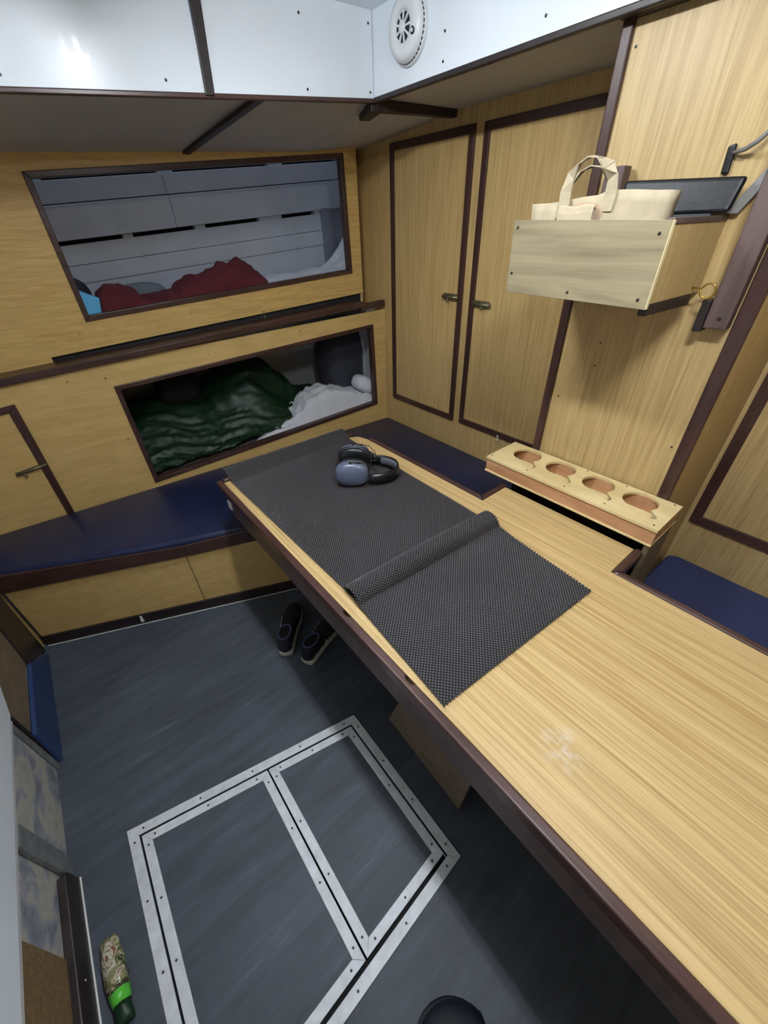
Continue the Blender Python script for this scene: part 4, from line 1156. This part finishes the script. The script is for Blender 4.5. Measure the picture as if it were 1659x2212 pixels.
RP = [(0.255, 0.03), (0.285, 0.10), (0.33, 0.122), (0.38, 0.118), (0.43, 0.095), (0.47, 0.055), (0.55, 0.055), (0.60, 0.066), (0.66, 0.092), (0.70, 0.112), (0.77, 0.105), (0.83, 0.125), (0.89, 0.152), (0.925, 0.136), (0.96, 0.155), (1.02, 0.118), (1.05, 0.085), (1.075, 0.06), (1.09, 0.0), (1.10, -0.05)]
def red_h(x, v):
    p = interp(RP, x)
    t_ = (v - 0.022) / 0.27
    f_ = min(1, max(0, (v - 0.022) / 0.022)) * min(1, 0.6 + t_ * 1.3) * (1 - max(0, (t_ - 0.55) / 0.45) ** 2 * 1.1)
    return p * f_ + 0.012 * ridged(x, v, 14, 2.0) + 0.006 * nz(x, v, 34, 7.0) - 0.006 if t_ < 1 else -0.1
drape('red_blanket', 'red_cloth', 'dark red blanket bunched along the front of the upper bunk', 'blanket', 0.245, 1.11, 0.022, 0.30, 130, 60, z2f, yu, red_h)
def sheet_h(x, v):
    if v < 0.05 + (x - 1.60) * 1.15: return -0.1
    a = min(1, max(0, (x - 1.02) / 0.15)); b2 = 1 - max(0, (v - 0.35) / 0.15)
    end = 0.12 * max(0, (x - 1.55) / 0.2) ** 2
    return (0.022 + 0.012 * ridged(x, v, 9, 8.0) + 0.005 * nz(x, v, 24, 3.0) + end) * a * b2 - 0.002
drape('white_sheet', 'white_cotton', 'rumpled white sheet at the right end of the upper bunk', 'sheet', 1.0, 1.86, 0.03, 0.5, 70, 40, z2f, yu, sheet_h)
gp_ = obj('grey_pillow', B().ell((0.52, yu(0.52) + 0.395, 1.337), (0.12, 0.08, 0.05), 24, 14, None, 0.8), 'grey_cloth', smooth=True, origin=(0.52, yu(0.52) + 0.395, 1.294))
tag(gp_, 'small grey pillow behind the red blanket in the upper bunk', 'pillow')
bc = B()
q1 = [(0.165, 2.455, 1.420), (0.215, 2.452, 1.397), (0.298, 2.428, 1.352), (0.275, 2.405, 1.300), (0.240, 2.392, 1.278), (0.165, 2.395, 1.275)]
bc.prism(q1, [(x + 0.002, y + 0.014, z) for x, y, z in q1])
bo_ = obj('blue_cloth', bc, 'light_blue', origin=(0.21, 2.43, 1.275), bevel=0.003)
tag(bo_, 'light blue folded cloth at the left end of the upper bunk', 'cloth')
nv_ = obj('navy_clothing', B().ell((0.165, 2.53, 1.36), (0.105, 0.06, 0.09), 24, 14, None, 0.8), 'navy_cloth', smooth=True, origin=(0.165, 2.53, 1.272))
for v in nv_.data.vertices: v.co += v.co.normalized() * 0.012 * noise.noise(v.co * 15)
tag(nv_, 'black navy clothing behind the light blue cloth in the upper bunk', 'clothing')

# ================================================================== SHOES, BOOT, WRAPPER, WHITE LOCKER
def loft_y(secs, n=20, e=0.75):
    """secs: (y, cx, halfwidth, z0, z1)"""
    f = lambda v: math.copysign(abs(v) ** e, v)
    return [[(cx + w * f(math.cos(2 * PI * k / n)), y, (z0 + z1) / 2 + (z1 - z0) / 2 * f(math.sin(2 * PI * k / n))) for k in range(n)] for y, cx, w, z0, z1 in secs]


def place(b, org, ang):
    c, s_ = math.cos(ang), math.sin(ang)
    b.v = [(org[0] + x * c - y * s_, org[1] + x * s_ + y * c, org[2] + z) for x, y, z in b.v]
    return b


def trainer(org, ang, label):
    t = thing('trainer', label, 'shoe', (org[0], org[1], 0), 'pair of trainers under the table')
    sole = B().rings(loft_y([(-0.003, 0, 0.012, 0.004, 0.03), (0.004, 0, 0.030, 0, 0.032), (0.03, 0, 0.037, 0, 0.032), (0.11, 0.002, 0.036, 0, 0.028), (0.19, 0.004, 0.047, 0, 0.026), (0.25, 0.004, 0.042, 0, 0.027), (0.285, 0.002, 0.027, 0.002, 0.028), (0.295, 0.0, 0.010, 0.006, 0.026)], 20, 0.45))
    obj('sole', place(sole, org, ang), 'shoe_white', t, smooth=True)
    up = B().rings(loft_y([(0.004, 0, 0.020, 0.030, 0.090), (0.016, 0, 0.031, 0.028, 0.102), (0.05, 0, 0.035, 0.027, 0.094), (0.10, 0.001, 0.036, 0.024, 0.084), (0.14, 0.003, 0.040, 0.022, 0.092), (0.19, 0.004, 0.044, 0.022, 0.074), (0.24, 0.004, 0.040, 0.022, 0.056), (0.275, 0.002, 0.027, 0.022, 0.046), (0.288, 0, 0.010, 0.024, 0.036)], 20, 0.8))
    obj('upper', place(up, org, ang), 'shoe_dark', t, smooth=True)
    ck = [(0.027 * math.cos(a), 0.062 + 0.046 * math.sin(a), 0.096 + 0.008 * math.sin(a * 1) * -1 + 0.002) for a in np.linspace(0, 2 * PI, 25)[:-1]]
    obj('collar', place(B().tube(ck, 0.0055, 8, closed=True), org, ang), 'shoe_blue', t, smooth=True)
    op = B().rings([[(0.025 * math.cos(a), 0.062 + 0.043 * math.sin(a), 0.0955 - 0.008 * math.sin(a) + dz) for a in np.linspace(0, 2 * PI, 21)[:-1]] for dz in (0.001, 0.003)])
    obj('opening', place(op, org, ang), 'black_cloth', t)
    hp_ = B().rings(loft_y([(-0.004, 0, 0.012, 0.034, 0.060), (0.004, 0, 0.026, 0.032, 0.064), (0.016, 0, 0.0335, 0.032, 0.060)], 16, 0.6))
    obj('heel_tab', place(hp_, org, ang), 'shoe_dark', t, smooth=True)
    for sx in (-1, 1):
        for k in range(3):
            y0 = 0.105 + 0.026 * k
            w0, w1 = 0.0415 + 0.0015 * k, 0.0375 + 0.001 * k
            pts = [(sx * w0, y0, 0.034), (sx * w0, y0 + 0.010, 0.034), (sx * w1 * 0.88, y0 + 0.022, 0.071), (sx * w1 * 0.88, y0 + 0.012, 0.071)]
            obj('stripe', place(B().prism(pts, [(x + sx * 0.003, y, z) for x, y, z in pts]), org, ang), 'shoe_white', t)
    for k in range(4):
        yy = 0.125 + 0.02 * k
        obj('lace', place(B().tube([(-0.018, yy, 0.089 - 0.006 * k), (0, yy + 0.004, 0.096 - 0.007 * k), (0.018, yy, 0.089 - 0.006 * k)], 0.003, 6), org, ang), 'shoe_dark', t, smooth=True)
    return t
trainer((0.300, 1.150, 0), -0.65, 'black trainer under the table with white striped side, left and farther of the pair')
trainer((0.352, 1.052, 0), -1.12, 'black trainer under the table with white striped side, right and nearer of the pair')

bt = thing('rubber_boot', 'black rubber boot on the grey floor at the bottom edge', 'boot', (0.12, -0.13, 0))
bo2 = (0.134, -0.268, 0)
def toe(w, y0, y1, n=8):
    """half widths that round off like an ellipse towards the toe"""
    return [(y0 + (y1 - y0) * math.sin(PI / 2 * k / n), w * max(0.05, math.cos(PI / 2 * k / n)), k / n) for k in range(1, n + 1)]
secs = [(-0.02, 0, 0.02, 0.01, 0.09), (0.0, 0, 0.045, 0.008, 0.12), (0.06, 0, 0.052, 0.008, 0.13), (0.12, 0.0, 0.060, 0.008, 0.105), (0.17, 0.0, 0.094, 0.008, 0.088)]
secs += [(y, 0, w, 0.008 + 0.012 * q * q, 0.086 - 0.030 * q * q) for y, w, q in toe(0.094, 0.17, 0.278)]
obj('foot', place(B().rings(loft_y(secs, 28, 0.8)), bo2, 0.24), 'boot', bt, smooth=True)
secs = [(-0.024, 0, 0.02, 0.0, 0.018), (0.0, 0, 0.050, 0, 0.018), (0.12, 0, 0.064, 0, 0.018), (0.17, 0, 0.099, 0, 0.018)] + [(y, 0, w, 0, 0.018) for y, w, q in toe(0.099, 0.17, 0.287)]
obj('sole', place(B().rings(loft_y(secs, 28, 0.5)), bo2, 0.24), 'boot', bt, smooth=True)
sh = [[(r * math.cos(2 * PI * k / 24), 0.035 + r * 1.1 * math.sin(2 * PI * k / 24), z) for k in range(24)] for r, z in ((0.048, 0.08), (0.050, 0.14), (0.055, 0.22), (0.060, 0.26), (0.063, 0.265), (0.058, 0.262), (0.052, 0.20))]
obj('shaft', place(B().rings(sh), bo2, 0.24), 'boot', bt, smooth=True)

wr2 = thing('snack_wrapper', 'crumpled green and camouflage printed wrapper on the floor by the left skirting', 'wrapper', (-0.51, 0.53, 0))
wb = []
for k in range(15):
    y = 0.655 - 0.19 * k / 14
    t_ = k / 14
    hw = 0.020 + 0.006 * math.sin(PI * min(1, t_ * 1.2)); hh = 0.004 + 0.022 * math.sin(PI * min(1, 0.1 + t_ * 0.8))
    ring_r = []
    for i in range(16):
        a = 2 * PI * i / 16
        n_ = 1 + 0.22 * noise.noise(Vector((math.cos(a) * 2, t_ * 9, math.sin(a) * 2)))
        ring_r.append((-0.508 + 0.008 * t_ + hw * n_ * math.cos(a), y, max(0.0008, 0.022 + hh * n_ * math.sin(a))))
    wb.append(ring_r)
zmin = min(p[2] for r in wb for p in r)
wb = [[(x, y, z - zmin + 0.0008) for x, y, z in r] for r in wb]
obj('printed_film', B().rings(wb[:10]), 'camo', wr2, smooth=True)
obj('green_band', B().rings(wb[9:12]), 'bright_green', wr2, smooth=True)
obj('folded_end', B().rings(wb[11:]), 'satin_green', wr2, smooth=True)

lk = thing('white_locker', 'white painted locker front on the left wall', 'locker', (-0.58, 0.6, 0.34))
obj('front_panel', B().xp([(-0.9, 0.348), (1.300, 0.336), (1.404, 0.396), (1.404, 1.1), (-0.9, 1.1)], -0.5825, -0.561), 'white_panel', lk, bevel=0.002)
obj('lower_edge', B().xp([(-0.9, 0.318), (1.300, 0.306), (1.300, 0.3355), (-0.9, 0.3475)], -0.5825, -0.570), 'grey_paint', lk)
